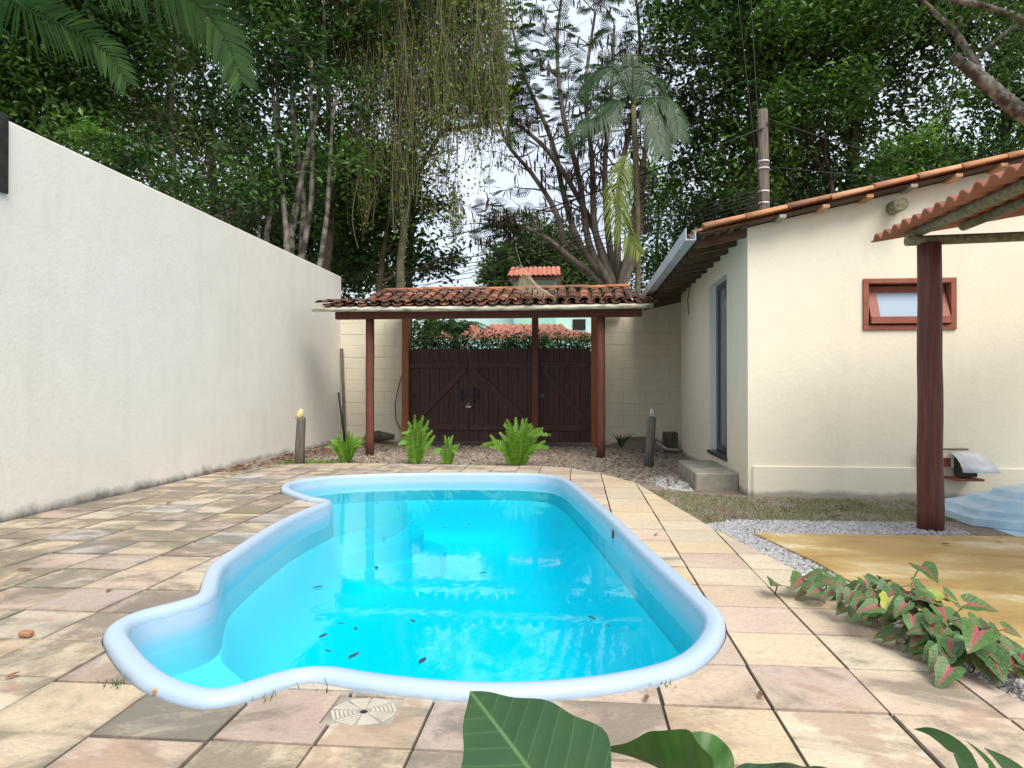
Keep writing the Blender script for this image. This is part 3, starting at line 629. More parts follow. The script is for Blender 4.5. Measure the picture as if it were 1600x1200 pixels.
# flared rafters over the door wall, purlin ends under the verge, box gutter
for i in range(15):
    y = 8.32+i*.5; 
    sub(MB().bar((1.36,y,rz(1.36)-.045),(2.2,y,rz(2.2)-.045),.075,.10).build('rafter', M['rafter'], hs), rf)
for i in range(4): sub(MB().bar((1.42+i*.15,8.08,rz(1.42+i*.15)+.0),(1.42+i*.15,13.5,rz(1.42+i*.15)+.0),.05,.022).build('batten', M['rafter'], hs), rf)
for i in range(11):
    x = 2.25+i*.46; sub(MB().bar((x,7.98,rz(x)-.008),(x,8.245,rz(x)-.008),.07,.035).build('purlin_end', M['clay_new'] if i % 3 else M['concrete'], hs), rf)
gpf = [(0,0),(0,.14),(.012,.14),(.012,.012),(.105,.012),(.105,.10),(.117,.10),(.117,0)]
prism(mb := MB(), [(1.20+a, rz(1.2)-.02+b) for a,b in gpf][::-1], 8.02, 15.75); H(mb.build('gutter', M['gutter'], hs))
lg = MB().tube([at(1400,322,8.2)+Vector((0,.3,0)), at(1408,319,8.0), at(1409,318.5,7.93)], [.075,.075,.07], 14).build('log_end', M['mossylog'], hs); lg.location = -HO
H(MB().tube([(1.90,12.2,2.95),(1.86,12.2,2.7),(1.88,12.2,2.45)], .008, 5).build('dangling_wire', M['wire'], hs))

# ------------------------------------------------------------------ lean-to shelter beside the slab
sh = empty('shelter', (3.06,6.46,0)); tag(sh, 'open shelter with red clay roof carried by a thick dark red log post', 'shelter'); SO = Vector((3.06,6.46,0))
def Q(o): o.location = Vector(o.location)-SO; return o
pts = [(3.06+.003*math.sin(k*1.7), 6.46+.003*math.cos(k*2.1), -.1+k*.256) for k in range(11)]
Q(MB().tube(pts, [.106,.105,.103,.101,.1,.1,.098,.097,.097,.095,.095], 16, jit=.012).build('post', M['postwood'], sh))
pr = lambda x: 2.485+.17*(x-2.74)
Q(MB().tube([(2.86,6.45,2.485),(3.6,6.45,2.50),(5.0,6.45,2.54),(6.2,6.45,2.58)], .044, 12, jit=.04).build('beam', M['mossylog'], sh))
for x in (2.96,3.42,4.0,4.6): Q(MB().tube([(x,6.62,pr(x)+.042),(x+.02,5.4,pr(x)+.042),(x+.03,4.2,pr(x)+.037),(x+.02,2.6,pr(x)+.047)], .043, 10, jit=.05).build('purlin', M['mossylog'], sh))
Q(MB().tube([(4.9,2.7,-.1),(4.9,2.7,2.72)], .1, 14).build('post', M['postwood'], sh)); 
Q(MB().tube([(2.9,2.7,2.49),(6.0,2.7,2.56)], .06, 10).build('beam', M['mossylog'], sh))
def wave_tile(L, w_, amp, th=.012, n=10):
    mb = MB(); vs = []
    for x in (0, L):
        for dz in (0,-th):
            for k in range(n+1):
                u = k/n; vs.append((x, (u-.5)*w_, amp*(math.sin(2*math.pi*u-.6))+dz-(.014 if x > 0 else 0)))
    m_ = n+1; f = []
    for k in range(n): f += [(k,k+1,2*m_+k+1,2*m_+k),(m_+k,3*m_+k,3*m_+k+1,m_+k+1),(k,m_+k,m_+k+1,k+1),(2*m_+k,2*m_+k+1,3*m_+k+1,3*m_+k)]
    f += [(0,2*m_,3*m_,m_),(n,m_+n,3*m_+n,2*m_+n)]
    mb.add(vs, f); me = mb.mesh('tile'); me.polygons.foreach_set('use_smooth', [len(p.vertices) == 4 and p.index < 4*n and p.index % 4 < 2 for p in me.polygons]); return me
wt = wave_tile(.42,.20,.026); wt.materials.append(M['clay_shed'])
for c_ in range(24):
    for r_ in range(9):
        x = 2.74+r_*.37; y = 6.80-c_*.182; o = link('tile', wt, sh); o.location = (x, y+random.uniform(-.006,.006), pr(x)+.112+random.uniform(-.004,.004)); o.rotation_euler = (0,-math.atan(.17)-.02,random.uniform(-.01,.01)); Q(o)

# ------------------------------------------------------------------ ochre slab, gravel, grass
SL = [Vector(p) for p in ((1.47,6.07),(1.66,5.1),(1.76,4.1),(1.82,3.57),(1.86,3.18),(1.93,2.75),(7.0,2.75),(7.0,6.22))]
V, F = region([SL], lambda c: inside(c, SL)); tag(link('cement_slab', slab_mesh('cement_slab', V, F, -.06, -.016), None, M['slab']), kind='structure')
def scatter(poly, n, dens=None):
    xs = [p[0] for p in poly]; ys = [p[1] for p in poly]; out = []
    while len(out) < n:
        p = (random.uniform(min(xs),max(xs)), random.uniform(min(ys),max(ys)))
        if inside(p, poly) and (dens is None or random.random() < dens(p)): out.append(p)
    return out
OCT = np.array([(1,0,0),(-1,0,0),(0,1,0),(0,-1,0),(0,0,1),(0,0,-1)], float); OF = np.array([(0,2,4),(2,1,4),(1,3,4),(3,0,4),(2,0,5),(1,2,5),(3,1,5),(0,3,5)])
def stones(name, pts, r0, r1, m, label, z=-.033):
    P_ = np.array([(x,y,z) for x,y in pts]); n = len(P_); r = rng.uniform(r0, r1, (n,1,1))*rng.uniform(.6,1.2,(n,1,3)); a = rng.uniform(0,6.28,n)
    D = OCT[None]+rng.uniform(-.3,.3,(n,6,3)); D = D*r; ca, sa = np.cos(a)[:,None], np.sin(a)[:,None]
    X = D[:,:,0]*ca-D[:,:,1]*sa; Y = D[:,:,0]*sa+D[:,:,1]*ca; Vv = np.stack([X,Y,D[:,:,2]*.8],2)+P_[:,None]
    Ff = OF[None]+6*np.arange(n)[:,None,None]; return tag(link(name, npmesh(name, Vv.reshape(-1,3), Ff.reshape(-1,3)), None, m), label, 'gravel', kind='stuff')
strip = [(1.11,6.45),(1.45,6.75),(3.3,6.75),(3.3,6.2),(1.47,6.10),(1.66,5.1),(1.76,4.1),(1.86,3.1),(1.68,2.9),(1.58,3.4),(1.42,4.81),(1.24,5.67)]
stones('gravel', scatter(strip, 6500), .007, .019, M['stonewhite'], 'white gravel strip between the stone deck and the ochre slab')
white2 = [(1.05,8.75),(1.36,8.5),(1.41,9.3),(1.25,10.0),(.95,9.7)]
stones('gravel', scatter(white2, 900), .009, .022, M['stonewhite'], 'patch of pale gravel beside the concrete step')
court = [(-5.0,10.8),(-4.0,10.95),(-2.8,11.02),(-1.5,10.9),(-.5,10.9),(.3,10.15),(.75,9.1),(1.4,8.6),(1.4,10.3),(1.9,10.4),(1.9,14.8),(-5.0,14.8)]
stones('gravel', scatter(court, 9500), .010, .026, M['stonebrown'], 'brown gravel and soil in front of the dark gate')
def flakes(name, pts, s0, s1, m, label, cat, kind='stuff', z=-.028):
    n = len(pts); P_ = np.array([(x,y,z) for x,y in pts]); a = rng.uniform(0,6.28,n); s_ = rng.uniform(s0,s1,n); B = np.array([(-1,0,0),(0,-.4,.25),(1,0,.1),(0,.4,.2)])
    D = B[None]*s_[:,None,None]; D = D+rng.uniform(-.1,.1,D.shape)*s_[:,None,None]; ca, sa = np.cos(a)[:,None], np.sin(a)[:,None]
    Vv = np.stack([D[:,:,0]*ca-D[:,:,1]*sa, D[:,:,0]*sa+D[:,:,1]*ca, D[:,:,2]],2)+P_[:,None]+np.array([0,0,.01])
    f = np.array([(0,1,2),(0,2,3)])[None]+4*np.arange(n)[:,None,None]; return tag(link(name, npmesh(name, Vv.reshape(-1,3), f.reshape(-1,3)), None, m), label, cat, kind=kind)
flakes('leaf_litter', scatter(court, 1300), .02, .055, M['litter'], 'dead brown leaves strewn over the gravel by the gate', 'leaf litter')
flakes('leaf_litter', scatter([(-5.1,9.2),(-4.7,9.2),(-4.5,10.8),(-4.4,14.7),(-5.1,14.7)], 700, ), .02, .06, M['litter'], 'dead leaves drifted along the foot of the long white wall', 'leaf litter', z=.03)
lawn = [(.82,8.6),(1.9,8.1),(3.6,8.1),(3.6,6.85),(1.5,6.7),(1.12,6.5),(.93,7.7)]
flakes('leaf_litter', scatter(lawn, 110), .015, .05, M['litter'], 'dead leaves lying on the thin grass by the house plinth', 'leaf litter')
def blades(name, pts, h0, h1, wd, m, label, z=-.035):
    n = len(pts); P_ = np.array([(x,y,z) for x,y in pts]); a = rng.uniform(0,6.28,n); h = rng.uniform(h0,h1,n); ln = rng.uniform(.2,1.0,n)*h; dirv = np.stack([np.cos(a),np.sin(a)],1); sd_ = np.stack([-np.sin(a),np.cos(a)],1)*wd/2
    V0 = P_.copy(); V0[:,:2] -= sd_; V1 = P_.copy(); V1[:,:2] += sd_; V2 = P_.copy(); V2[:,:2] += dirv*ln[:,None]; V2[:,2] += h
    Vv = np.stack([V0,V1,V2],1).reshape(-1,3); me = npmesh(name, Vv, np.arange(3*n).reshape(-1,3), np.repeat(rng.random(n),3)); return tag(link(name, me, None, m), label, 'grass', kind='stuff')
blades('grass', scatter(lawn, 8500, lambda p: .35+.65*(math.sin(p[0]*5.3)*math.sin(p[1]*4.1+1) > -.35)), .008, .032, .008, M['lf_grass'], 'thin short grass between the house plinth and the gravel strip')
blades('grass', scatter([(-4.75,10.75),(-4.0,10.9),(-3.9,11.3),(-4.7,11.2)], 700), .03, .09, .010, M['lf_fern'], 'small patch of grass by the weathered wooden stump')
for nm, c0, k in (('tuft of grass at the rim by the near pool steps',(-1.86,2.70),34),('few grass blades under the near pool rim by the drain',(-1.02,2.745),10),('grass blades at the near corner of the pool rim',(.36,2.88),12),('sparse grass at the curved rim beside the dark stone',(-1.20,2.64),14)):
    blades('grass', [(c0[0]+random.gauss(0,.035), c0[1]+random.gauss(0,.03)-.01) for _ in range(k)], .012, .045, .005, M['lf_mid'], nm, 0)

# ------------------------------------------------------------------ trees
def leaf_cloud(C_, n_per, spread, size, up=.35, asp=.46, seed=0, hang=0, tone0=.42):
    g = np.random.default_rng(seed); C_ = np.asarray(C_); n = len(C_)*n_per
    cen = np.repeat(C_, n_per, 0)+g.normal(0, 1, (n,3))*np.asarray(spread)
    nr = g.normal(0, 1, (n,3)); nr[:,2] = np.abs(nr[:,2])+up*2; nr /= np.linalg.norm(nr, axis=1)[:,None]
    d = g.normal(0, 1, (n,3)); d[:,2] -= .5+hang; d -= nr*(d*nr).sum(1)[:,None]; d /= np.linalg.norm(d, axis=1)[:,None]+1e-9
    b = np.cross(nr, d); L = size*g.uniform(.6, 1.25, n)[:,None]; W = L*asp
    P0 = cen-d*L/2; P2 = cen+d*L/2-nr*L*.10; mid_ = cen-d*L*.05+nr*L*.06
    V = np.stack([P0, mid_+b*W/2, P2, mid_-b*W/2], 1).reshape(-1,3)
    F = (np.array([(0,1,2),(0,2,3)])[None]+4*np.arange(n)[:,None,None]).reshape(-1,3)
    tone = np.clip(np.repeat(g.normal(0,.2,len(C_))+tone0, n_per)+g.normal(0,.16,n), 0, 1)
    return V, F, np.repeat(tone, 4)
def lobe_points(lobes, dens, seed, hollow=.45):
    g = np.random.default_rng(seed); out = []; own = []
    for k, (c, r) in enumerate(lobes):
        r = np.asarray(r, float) if hasattr(r, '__len__') else np.array([r, r, r*.85]); n = max(6, int(dens*r[0]*r[1]*r[2]*4.2))
        u = g.normal(0,1,(n,3)); u /= np.linalg.norm(u, axis=1)[:,None]; q = (hollow**3+(1-hollow**3)*g.random(n))**(1/3)
        wob = 1+.28*np.sin(u[:,0]*5+k)*np.cos(u[:,1]*4+2*k)+.18*np.sin(u[:,2]*9+k*3)
        out.append(np.asarray(c)+u*(q*wob)[:,None]*r); own += [k]*n
    return np.concatenate(out), np.array(own)
def wander(a, b, n, amp, sag=0):
    a = Vector(a); b = Vector(b); L = (b-a).length; ph = [random.uniform(0,6) for _ in range(3)]
    return [a.lerp(b, i/n)+Vector((math.sin(ph[0]+i*.75), math.cos(ph[1]+i*.65), .5*math.sin(ph[2]+i*1.1)))*amp*L*math.sin(math.pi*i/n)+Vector((0,0,sag*math.sin(math.pi*i/n)*L)) for i in range(n+1)]
def tree(name, label, base, lobes, leaf, bark, trunk_top=None, r0=.18, dens=26, per=14, size=.13, spread=.22, group=None, stems=None, seed=1, twigs=3, up=.35, asp=.46, hollow=.45, limb_r=.055):
    base = Vector(base); root = empty(name, base); tag(root, label, 'tree', group); st_ = random.getstate(); random.seed(seed)
    def T(o): o.location = -base; return o
    C_, own = lobe_points(lobes, dens, seed, hollow); lt_ = np.clip(np.random.default_rng(seed).normal(.42,.22,len(lobes)),.1,.85); lim = MB(); tops = []
    if stems is None:
        top = Vector(trunk_top) if trunk_top is not None else sum((Vector(c) for c, r in lobes), Vector())/len(lobes); stems = [(top, r0)]
    allp = []
    for q, (top, rr) in enumerate(stems):
        pts = wander(base+Vector((random.uniform(-.1,.1),random.uniform(-.1,.1),-.15))*(1 if len(stems) > 1 else .3), top, 9, .02 if len(stems) == 1 else .022); mb = MB()
        mb.tube(pts, [rr*(1.25-.95*i/9) for i in range(10)], 9, jit=.06); T(mb.build('trunk', M[bark], root)); allp += [(p, rr*(1.25-.95*i/9)) for i, p in enumerate(pts) if i > 2]
    for k, (c, r) in enumerate(lobes):
        c = Vector(c); p, pr_ = min(allp, key=lambda t: (t[0]-c).length+max(0, t[0].z-c.z+.5)*1.5); L = wander(p, c, 6, .07, .04)
        r1 = min(pr_*.7, limb_r); lim.tube(L, [r1*(1-.6*i/6) for i in range(7)], 6)
        idx = np.nonzero(own == k)[0]
        for _ in range(twigs*3):
            e = Vector(C_[random.choice(idx)]); s_ = L[random.randint(2,6)]; lim.tube(wander(s_, e, 4, .09), [r1*.38,r1*.3,r1*.22,r1*.16,r1*.1], 4, False)
    if lim.v: T(lim.build('limbs', M[bark], root))['kind'] = 'stuff'
    V, F, a = leaf_cloud(C_, int(per*1.55), spread*.82, size*1.22, up, asp, seed, tone0=lt_[own]); T(link('crown', npmesh('crown', V, F, a), root, M[leaf])); random.setstate(st_); return root
def gz(px, Y, z=0): p = at(px, 600, Y); return (p.x, p.y, z)
def LB(*a): return [(at(x,y,Y), r) for x,y,Y,r in a]
FG = 'trees beyond the walls'
# behind the long wall
tree('broadleaf_tree','dark leafy tree rising behind the high end of the long white wall', gz(40,13), LB((-60,60,12.5,1.5),(60,20,13,1.4),(30,140,13,1.3),(150,90,13.5,1.3),(110,-60,13,1.6),(-120,180,12,1.5),(120,190,13.2,.95),(-60,-120,13,1.8)), 'lf_dark','bark', at(60,60,13), .17, 20, 15, .135, .24, FG, seed=11)
tree('broadleaf_tree','olive leafy tree with sky gaps, behind the middle of the long white wall', gz(250,14.5), LB((210,60,14.5,1.2),(300,20,15,1.3),(240,170,14.5,1.0),(330,250,14.5,1.1),(215,255,14,.8),(400,330,14.5,.95),(300,-80,15,1.5),(180,-90,15,1.3)), 'lf_olive','barkpale', at(270,110,14.5), .14, 13, 13, .12, .24, FG, seed=12, twigs=6)
tree('shrub_tree','bright green low bushy tree just over the long white wall', gz(170,11), LB((135,215,11.2,.42),(200,240,11,.45),(90,235,11.3,.35),(260,290,11.3,.5),(160,275,11.2,.5)), 'lf_mid','bark', at(170,260,11), .06, 60, 16, .11, .14, FG, seed=13)
tree('broadleaf_tree','dense dark tree filling the back behind the long white wall', gz(340,18), LB((60,160,19,1.7),(200,200,19,1.6),(330,170,19,1.7),(420,60,19,1.9),(440,280,18.5,1.5),(300,330,18,1.3),(250,20,19.5,1.9),(90,20,20,1.9),(-40,90,19,1.9)), 'lf_dark','bark', at(330,150,19), .22, 9, 15, .17, .32, FG, seed=14)
pale = [(at(425,70,13.4),.085),(at(462,20,13.6),.10),(at(487,95,13.5),.085),(at(528,130,13.6),.075),(at(372,170,13.3),.05),(at(352,305,13.1),.045),(at(410,-60,13.5),.07),(at(505,-80,13.7),.09)]
tree('multi_stem_tree','pale-barked tree with several lichen-spotted stems over the end of the long white wall', gz(450,14.6), LB((420,90,13.5,.8),(370,170,13.3,.7),(460,60,13.2,.65),(525,150,13.8,.7),(470,250,14.2,.8),(400,280,13.6,.75),(350,330,13.2,.55),(430,-40,13.5,1.1),(520,0,13.8,.9),(545,260,14,.6),(385,-20,13.4,.8)), 'lf_dark','barkpale', None, .1, 24, 12, .13, .22, FG, pale, seed=15, twigs=5)
tree('slender_tree','tree with a smooth grey-brown bare trunk just past the end of the long white wall', gz(508,16.2), LB((540,60,15,1.1),(600,20,15.2,1.2),(560,-80,15,1.5),(500,180,15.2,.8)), 'lf_dark','barkgrey', at(512,120,16.2), .19, 16, 14, .14, .24, FG, seed=16)
tree('broadleaf_tree','dark tree with a mossy leaning trunk between wall and gate roof', gz(566,16.5), LB((600,300,16.5,.95),(645,345,16.8,.8),(560,330,17,1.0),(675,420,17,.5),(712,402,16.8,.3),(620,410,17.2,.85),(540,420,17.4,.9),(640,250,16.7,.8),(575,250,16.6,.9),(680,310,17,.4)), 'lf_dark','barkmoss', at(612,310,16.5), .13, 24, 14, .15, .22, FG, seed=17)
vt = tree('vine_covered_tree','tall tree curtained with long dry hanging vines above the gate roof', gz(640,15.5), LB((600,60,15.5,1.0),(690,40,15.6,1.1),(760,30,15.8,.75),(640,-70,15.6,1.5),(740,-60,15.8,1.2),(710,150,15.9,.75),(640,160,15.9,.8),(755,130,16,.4)), 'lf_olive','barkmoss', at(640,80,15.6), .11, 24, 12, .11, .22, FG, seed=18)
def strands(name, par, spec, m, seed):
    g = np.random.default_rng(seed); Vs = []; Fs = []; b = 0; tips = []; tn = []
    for (px0, px1, py0, py1, len0, len1, Y, n) in spec:
        for _ in range(n):
            p = np.array(at(g.uniform(px0,px1), g.uniform(py0,py1), Y+g.normal(0,.3))); L = g.uniform(len0,len1); m_ = 10; r = g.uniform(.003,.0075)
            z = np.linspace(0,1,m_); amp = g.uniform(.03,.13); ph = g.uniform(0,6,4); fq = g.uniform(3,9,2)
            X = p[0]+amp*(np.sin(ph[0]+z*fq[0])-math.sin(ph[0]))+g.normal(0,.06)*z+g.normal(0,.012,m_); Y_ = p[1]+amp*np.sin(ph[1]+z*fq[1]); Z = p[2]-z*L
            ring = np.stack([X,Y_,Z],1)[:,None]+np.array([(r,0,0),(-r*.5,r*.87,0),(-r*.5,-r*.87,0)])[None]
            Vs.append(ring.reshape(-1,3)); k = np.arange(m_-1)[:,None]*3
            f = np.concatenate([np.stack([k[:,0]+i, k[:,0]+(i+1)%3, k[:,0]+3+(i+1)%3, k[:,0]+3+i],1) for i in range(3)]); Fs.append(f+b); b += m_*3
            tips += [tuple(q) for q in np.stack([X,Y_,Z],1)[g.integers(0,m_,3)]]; tn.append(np.full(m_*3, g.random()))
    o = link(name, npmesh(name, np.concatenate(Vs), np.concatenate(Fs), np.concatenate(tn)), par, m); o.location = -Vector(par.location); o['kind'] = 'stuff'; return tips
tips = strands('hanging_vines', vt, [(530,610,-60,150,.6,2.6,14.9,130),(550,640,-80,120,1.0,3.6,14.9,300),(620,710,-80,140,.8,3.6,15.0,430),(690,790,-80,130,1.0,2.6,15.1,400),(730,780,60,150,.8,1.5,15.2,90),(560,580,180,200,1.7,2.6,14.8,26),(618,630,120,260,1.0,2.0,14.9,40),(704,716,280,300,.8,1.4,15.6,22),(480,560,-60,20,.8,2.0,14.4,60)], M['vine'], 5)
tp = np.array(tips); sel = tp[rng.random(len(tp)) < .7]
V, F, a = leaf_cloud(sel, 6, .12, .085, .2, .6, 6); o = link('vine_leaves', npmesh('vine_leaves', V, F, a), vt, M['lf_yellow']); o.location = -Vector(vt.location)
# feathery pod tree
ft = empty('feathery_tree', gz(950,20)); fb = Vector(ft.location); tag(ft, 'fan-shaped tree of many bare stems with feathery leaves and hanging brown pods, behind the canopy', 'tree', FG)
stem_px = [((945,445),(890,400),(868,330),(830,270),(790,220),(772,150)),((950,442),(905,380),(880,300),(862,220),(820,120),(800,40)),((952,440),(920,380),(905,280),(880,180),(870,70),(880,-20)),((955,440),(930,360),(925,250),(915,140),(930,20)),((960,440),(950,360),(945,260),(955,150),(960,40)),((965,440),(965,370),(970,270),(990,170),(1000,70),(990,-30)),((970,440),(985,380),(1000,280),(1020,190),(1050,120)),((975,442),(990,400),(1002,320),(1010,220),(1035,160),(1055,150)),((948,444),(900,410),(850,370),(800,350),(770,362)),((958,442),(940,390),(915,330),(860,240),(800,190),(765,180))]
ends = []; brn = MB()
for i, L in enumerate(stem_px):
    yy = [19.8+random.uniform(-.3,.3)+ (random.uniform(-.8,.8))*k/5 for k in range(len(L))]; P_ = catmull([at(x,y,Y) for (x,y),Y in zip(L,yy)], 4, False)
    n = len(P_); MBt = MB().tube([gz(948+i*2,20,-.1)]+P_, [.13]+[.105*(1-.82*k/n)+.008 for k in range(n)], 8, jit=.06); o = MBt.build('trunk', M['barkgrey'], ft); o.location = -fb
    for k in range(6, n, 2):
        for _ in range(2):
            d = Vector((random.gauss(0,1), random.gauss(0,.8), random.uniform(.1,1.3))).normalized(); e = P_[k]+d*random.uniform(.6,1.5)*(1 if i != 8 else .7); W_ = wander(P_[k], e, 4, .08); rr = .042*(1-.6*k/n)
            brn.tube(W_, [rr, rr*.8, rr*.6, rr*.4, rr*.25], 5, False); ends += W_[2:]
            for _ in range(2):
                d2 = Vector((random.gauss(0,1), random.gauss(0,.8), random.uniform(-.2,.9))).normalized(); e2 = W_[3]+d2*random.uniform(.3,.7); brn.tube([W_[3], (W_[3]+e2)/2+Vector((0,0,.04)), e2], [rr*.35,rr*.25,rr*.12], 4, False); ends.append(e2)
o = brn.build('branches', M['barkgrey'], ft); o.location = -fb; o['kind'] = 'stuff'
def sprays(P_, n_sp, seed):
    g = np.random.default_rng(seed); Vs = []; tone = []
    P_ = np.array([tuple(p) for p in P_])
    for _ in range(n_sp):
        p = P_[g.integers(len(P_))]+g.normal(0,.34,3); a = g.uniform(0,6.28); dr_ = np.array([math.cos(a),math.sin(a),g.uniform(-.35,.25)]); sd_ = np.array([-math.sin(a),math.cos(a),g.uniform(-.35,.35)]); L = g.uniform(.25,.5); tn = np.clip(g.normal(.45,.22),0,1); k = 8
        for j in range(k):
            u = (j+.6)/k; wl_ = L*.42*math.sin(math.pi*(.12+.82*u)); c = p+dr_*L*u+np.array([0,0,-.22*L*u*u])
            for s_ in (-1,1):
                tip = c+sd_*s_*wl_+dr_*wl_*.35-np.array([0,0,.12*wl_]); Vs += [c-dr_*.017, c+dr_*.017, tip+dr_*.011, tip-dr_*.011]; tone += [tn]*4
    Vs = np.array(Vs); return Vs, np.arange(len(Vs)).reshape(-1,4), np.array(tone)
hi = [e for e in ends if e.z > 8.6 or (e.z > 6.0 and random.random() < .16)]
V, F, a = sprays(hi, 1050, 3); o = link('crown', npmesh('crown', V, F, a), ft, M['lf_feather']); o.location = -fb
low = [p for x,y in ((740,345),(715,320),(765,330),(790,345),(735,375),(760,300)) for p in wander(at(805,352,19), at(x,y,18.6), 4, .1)]
br2 = MB(); [br2.tube(wander(at(806,355,19), at(x,y,18.6), 6, .08), [.04,.03,.022,.016,.012,.009,.006], 5, False) for x,y in ((735,345),(715,318),(760,320),(738,380),(765,300),(700,350))]; o = br2.build('low_branches', M['barkgrey'], ft); o.location = -fb; o['kind'] = 'stuff'
V, F, a = sprays(low, 130, 4); o = link('low_foliage', npmesh('low_foliage', V, F, a), ft, M['lf_feather']); o.location = -fb
pm = MB()
for _ in range(1250):
    e = random.choice(ends if random.random() < .9 else low); 
    if e.z < 4.6: continue
    L = random.uniform(.18,.42); wd = random.uniform(.016,.028); q = e+Vector((random.gauss(0,.07),random.gauss(0,.07),0)); a = random.uniform(0,3.14); sx = Vector((math.cos(a),math.sin(a),0))*wd; dx = Vector((random.gauss(0,.05),random.gauss(0,.05),0))
    pm.add([q-sx*.3, q+sx*.3, q+dx+sx-Vector((0,0,L*.3)), q+dx*1.4+sx*.9-Vector((0,0,L*.8)), q+dx*2-Vector((0,0,L)), q+dx*1.4-sx*.9-Vector((0,0,L*.8)), q+dx-sx-Vector((0,0,L*.3))], [(0,1,2,6),(6,2,3,5),(5,3,4)])
o = pm.build('pods', M['pod'], ft); o.location = -fb; o['kind'] = 'stuff'
# palms
def frond_mesh(P_, n_leaf, leaf_len, wd, droop, seed, m_name, up=Vector((0,0,1)), vee=.5, start=.12, side=(1,1), swept=.55, point=False):
    g = random.Random(seed); P_ = catmull(P_, 8, False); L = [0]
    for a, b in zip(P_, P_[1:]): L.append(L[-1]+(b-a).length)
    Vs = []; Fs = []; tone = []
    def pos(s_):
        s_ *= L[-1]; i = 0
        while i < len(L)-2 and L[i+1] < s_: i += 1
        t = (s_-L[i])/max(1e-6, L[i+1]-L[i]); return P_[i].lerp(P_[i+1], t), (P_[i+1]-P_[i]).normalized()
    rr = wd*.5                                                   # rachis
    for i, p in enumerate(P_):
        d = (P_[min(i+1,len(P_)-1)]-P_[max(i-1,0)]).normalized(); x = d.cross(up).normalized(); y = x.cross(d); r = rr*(1.4-1.1*i/len(P_))
        Vs += [p+x*r, p-x*r*.5+y*r*.87, p-x*r*.5-y*r*.87, p-x*r*.5-y*r*.87]; tone += [.75]*4
        if i: 
            b = 4*i
            for k in range(3): Fs.append((b-4+k, b-4+(k+1)%3, b+(k+1)%3, b+k))
    for j in range(n_leaf):
        u = start+(1-start)*(j+.5)/n_leaf; c, d = pos(u); x = d.cross(up).normalized(); y = x.cross(d); ll = leaf_len*((min(1,u*5+.35)*(1-u*.95)**.5) if point else math.sin(math.pi*min(1,(.16+.80*u)))**.6)*g.uniform(.88,1.08)
        for s_, on in ((-1,side[0]),(1,side[1])):
            if not on or g.random() < .03: continue
            out = (x*s_+d*(swept+.35*u)*g.uniform(.85,1.15)+y*vee*g.uniform(.5,1.2)).normalized(); b = len(Vs); tn = min(1,max(0,g.gauss(.45,.2)))
            sd_ = out.cross(y).normalized() if abs(out.dot(y)) < .98 else d
            for q, wq in ((0,.45),(.35,1),(.7,.75),(1,.06)):
                cc = c+out*ll*q+Vector((0,0,-1))*droop*ll*q*q; Vs += [cc-sd_*wd*wq*.5, cc+sd_*wd*wq*.5]; tone += [tn]*2
            for q in range(3): Fs.append((b+2*q, b+2*q+1, b+2*q+3, b+2*q+2))
    return npmesh('frond', np.array([tuple(v) for v in Vs]), np.array(Fs), np.array(tone))
pc = at(990,165,17.5); pb = Vector((pc.x-.05, pc.y, 0)); pt = empty('palm_tree', pb); tag(pt, 'slender palm with arching dark fronds in front of the feathery tree', 'palm tree', FG)
o = MB().tube([pb+Vector((0,0,-.1)), at(997,430,17.5), at(996,330,17.5), at(993,240,17.5), pc], [.10,.075,.07,.075,.06], 9, jit=.05).build('trunk', M['barkmoss'], pt); o.location = -pb
fr = [((930,115),(905,150),.0),((955,105),(905,120),.3),((915,190),(880,230),-.3),((1030,130),(1050,190),.2),((1050,160),(1060,215),-.3),((1010,110),(1045,130),.5),((940,180),(898,195),-.6),((1025,180),(1035,240),-.5),((985,95),(975,85),.4)]
for i, (m_, e_, dy) in enumerate(fr):
    o = link('frond', frond_mesh([pc, at((m_[0]+990)/2, min(m_[1],165)-8, 17.5+dy*.4), at(*m_,17.5+dy), at(*e_,17.5+dy*1.6)], 46, .52, .036, .9, 30+i, '', Vector((.1,-.6,.8)), .1), pt, M['lf_ivy']); o.location = -pb
o = link('drooping_frond', frond_mesh([at(985,235,17.4), at(968,270,17.2), at(965,330,17.1), at(985,370,17.1), at(1000,395,17.1)], 36, .5, .045, .9, 50, '', Vector((0,-1,0.1)), .2, .05), pt, M['lf_yellow']); o.location = -pb
pc2 = at(790,150,19.5); pb2 = Vector((at(636,600,19.5).x, pc2.y, 0)); p2 = empty('palm_tree', pb2); tag(p2, 'palm half hidden behind the vine curtain, fronds reaching over the sky gap', 'palm tree', FG)
o = MB().tube([pb2, at(640,400,19.5), at(648,280,19.5), at(690,205,19.5), at(750,195,19.5)], [.12,.1,.09,.07,.06], 8).build('trunk', M['bark'], p2); o.location = -pb2
for i, (m_, e_) in enumerate((((790,130),(808,175)),((785,110),(815,100)),((790,170),(800,230)),((780,150),(812,145)))):
    o = link('frond', frond_mesh([at(750,195,19.5), at((m_[0]+750)/2,(m_[1]+180)/2-15,19.5), at(*m_,19.4), at(*e_,19.3)], 26, .6, .05, .7, 60+i, ''), p2, M['lf_palm']); o.location = -pb2
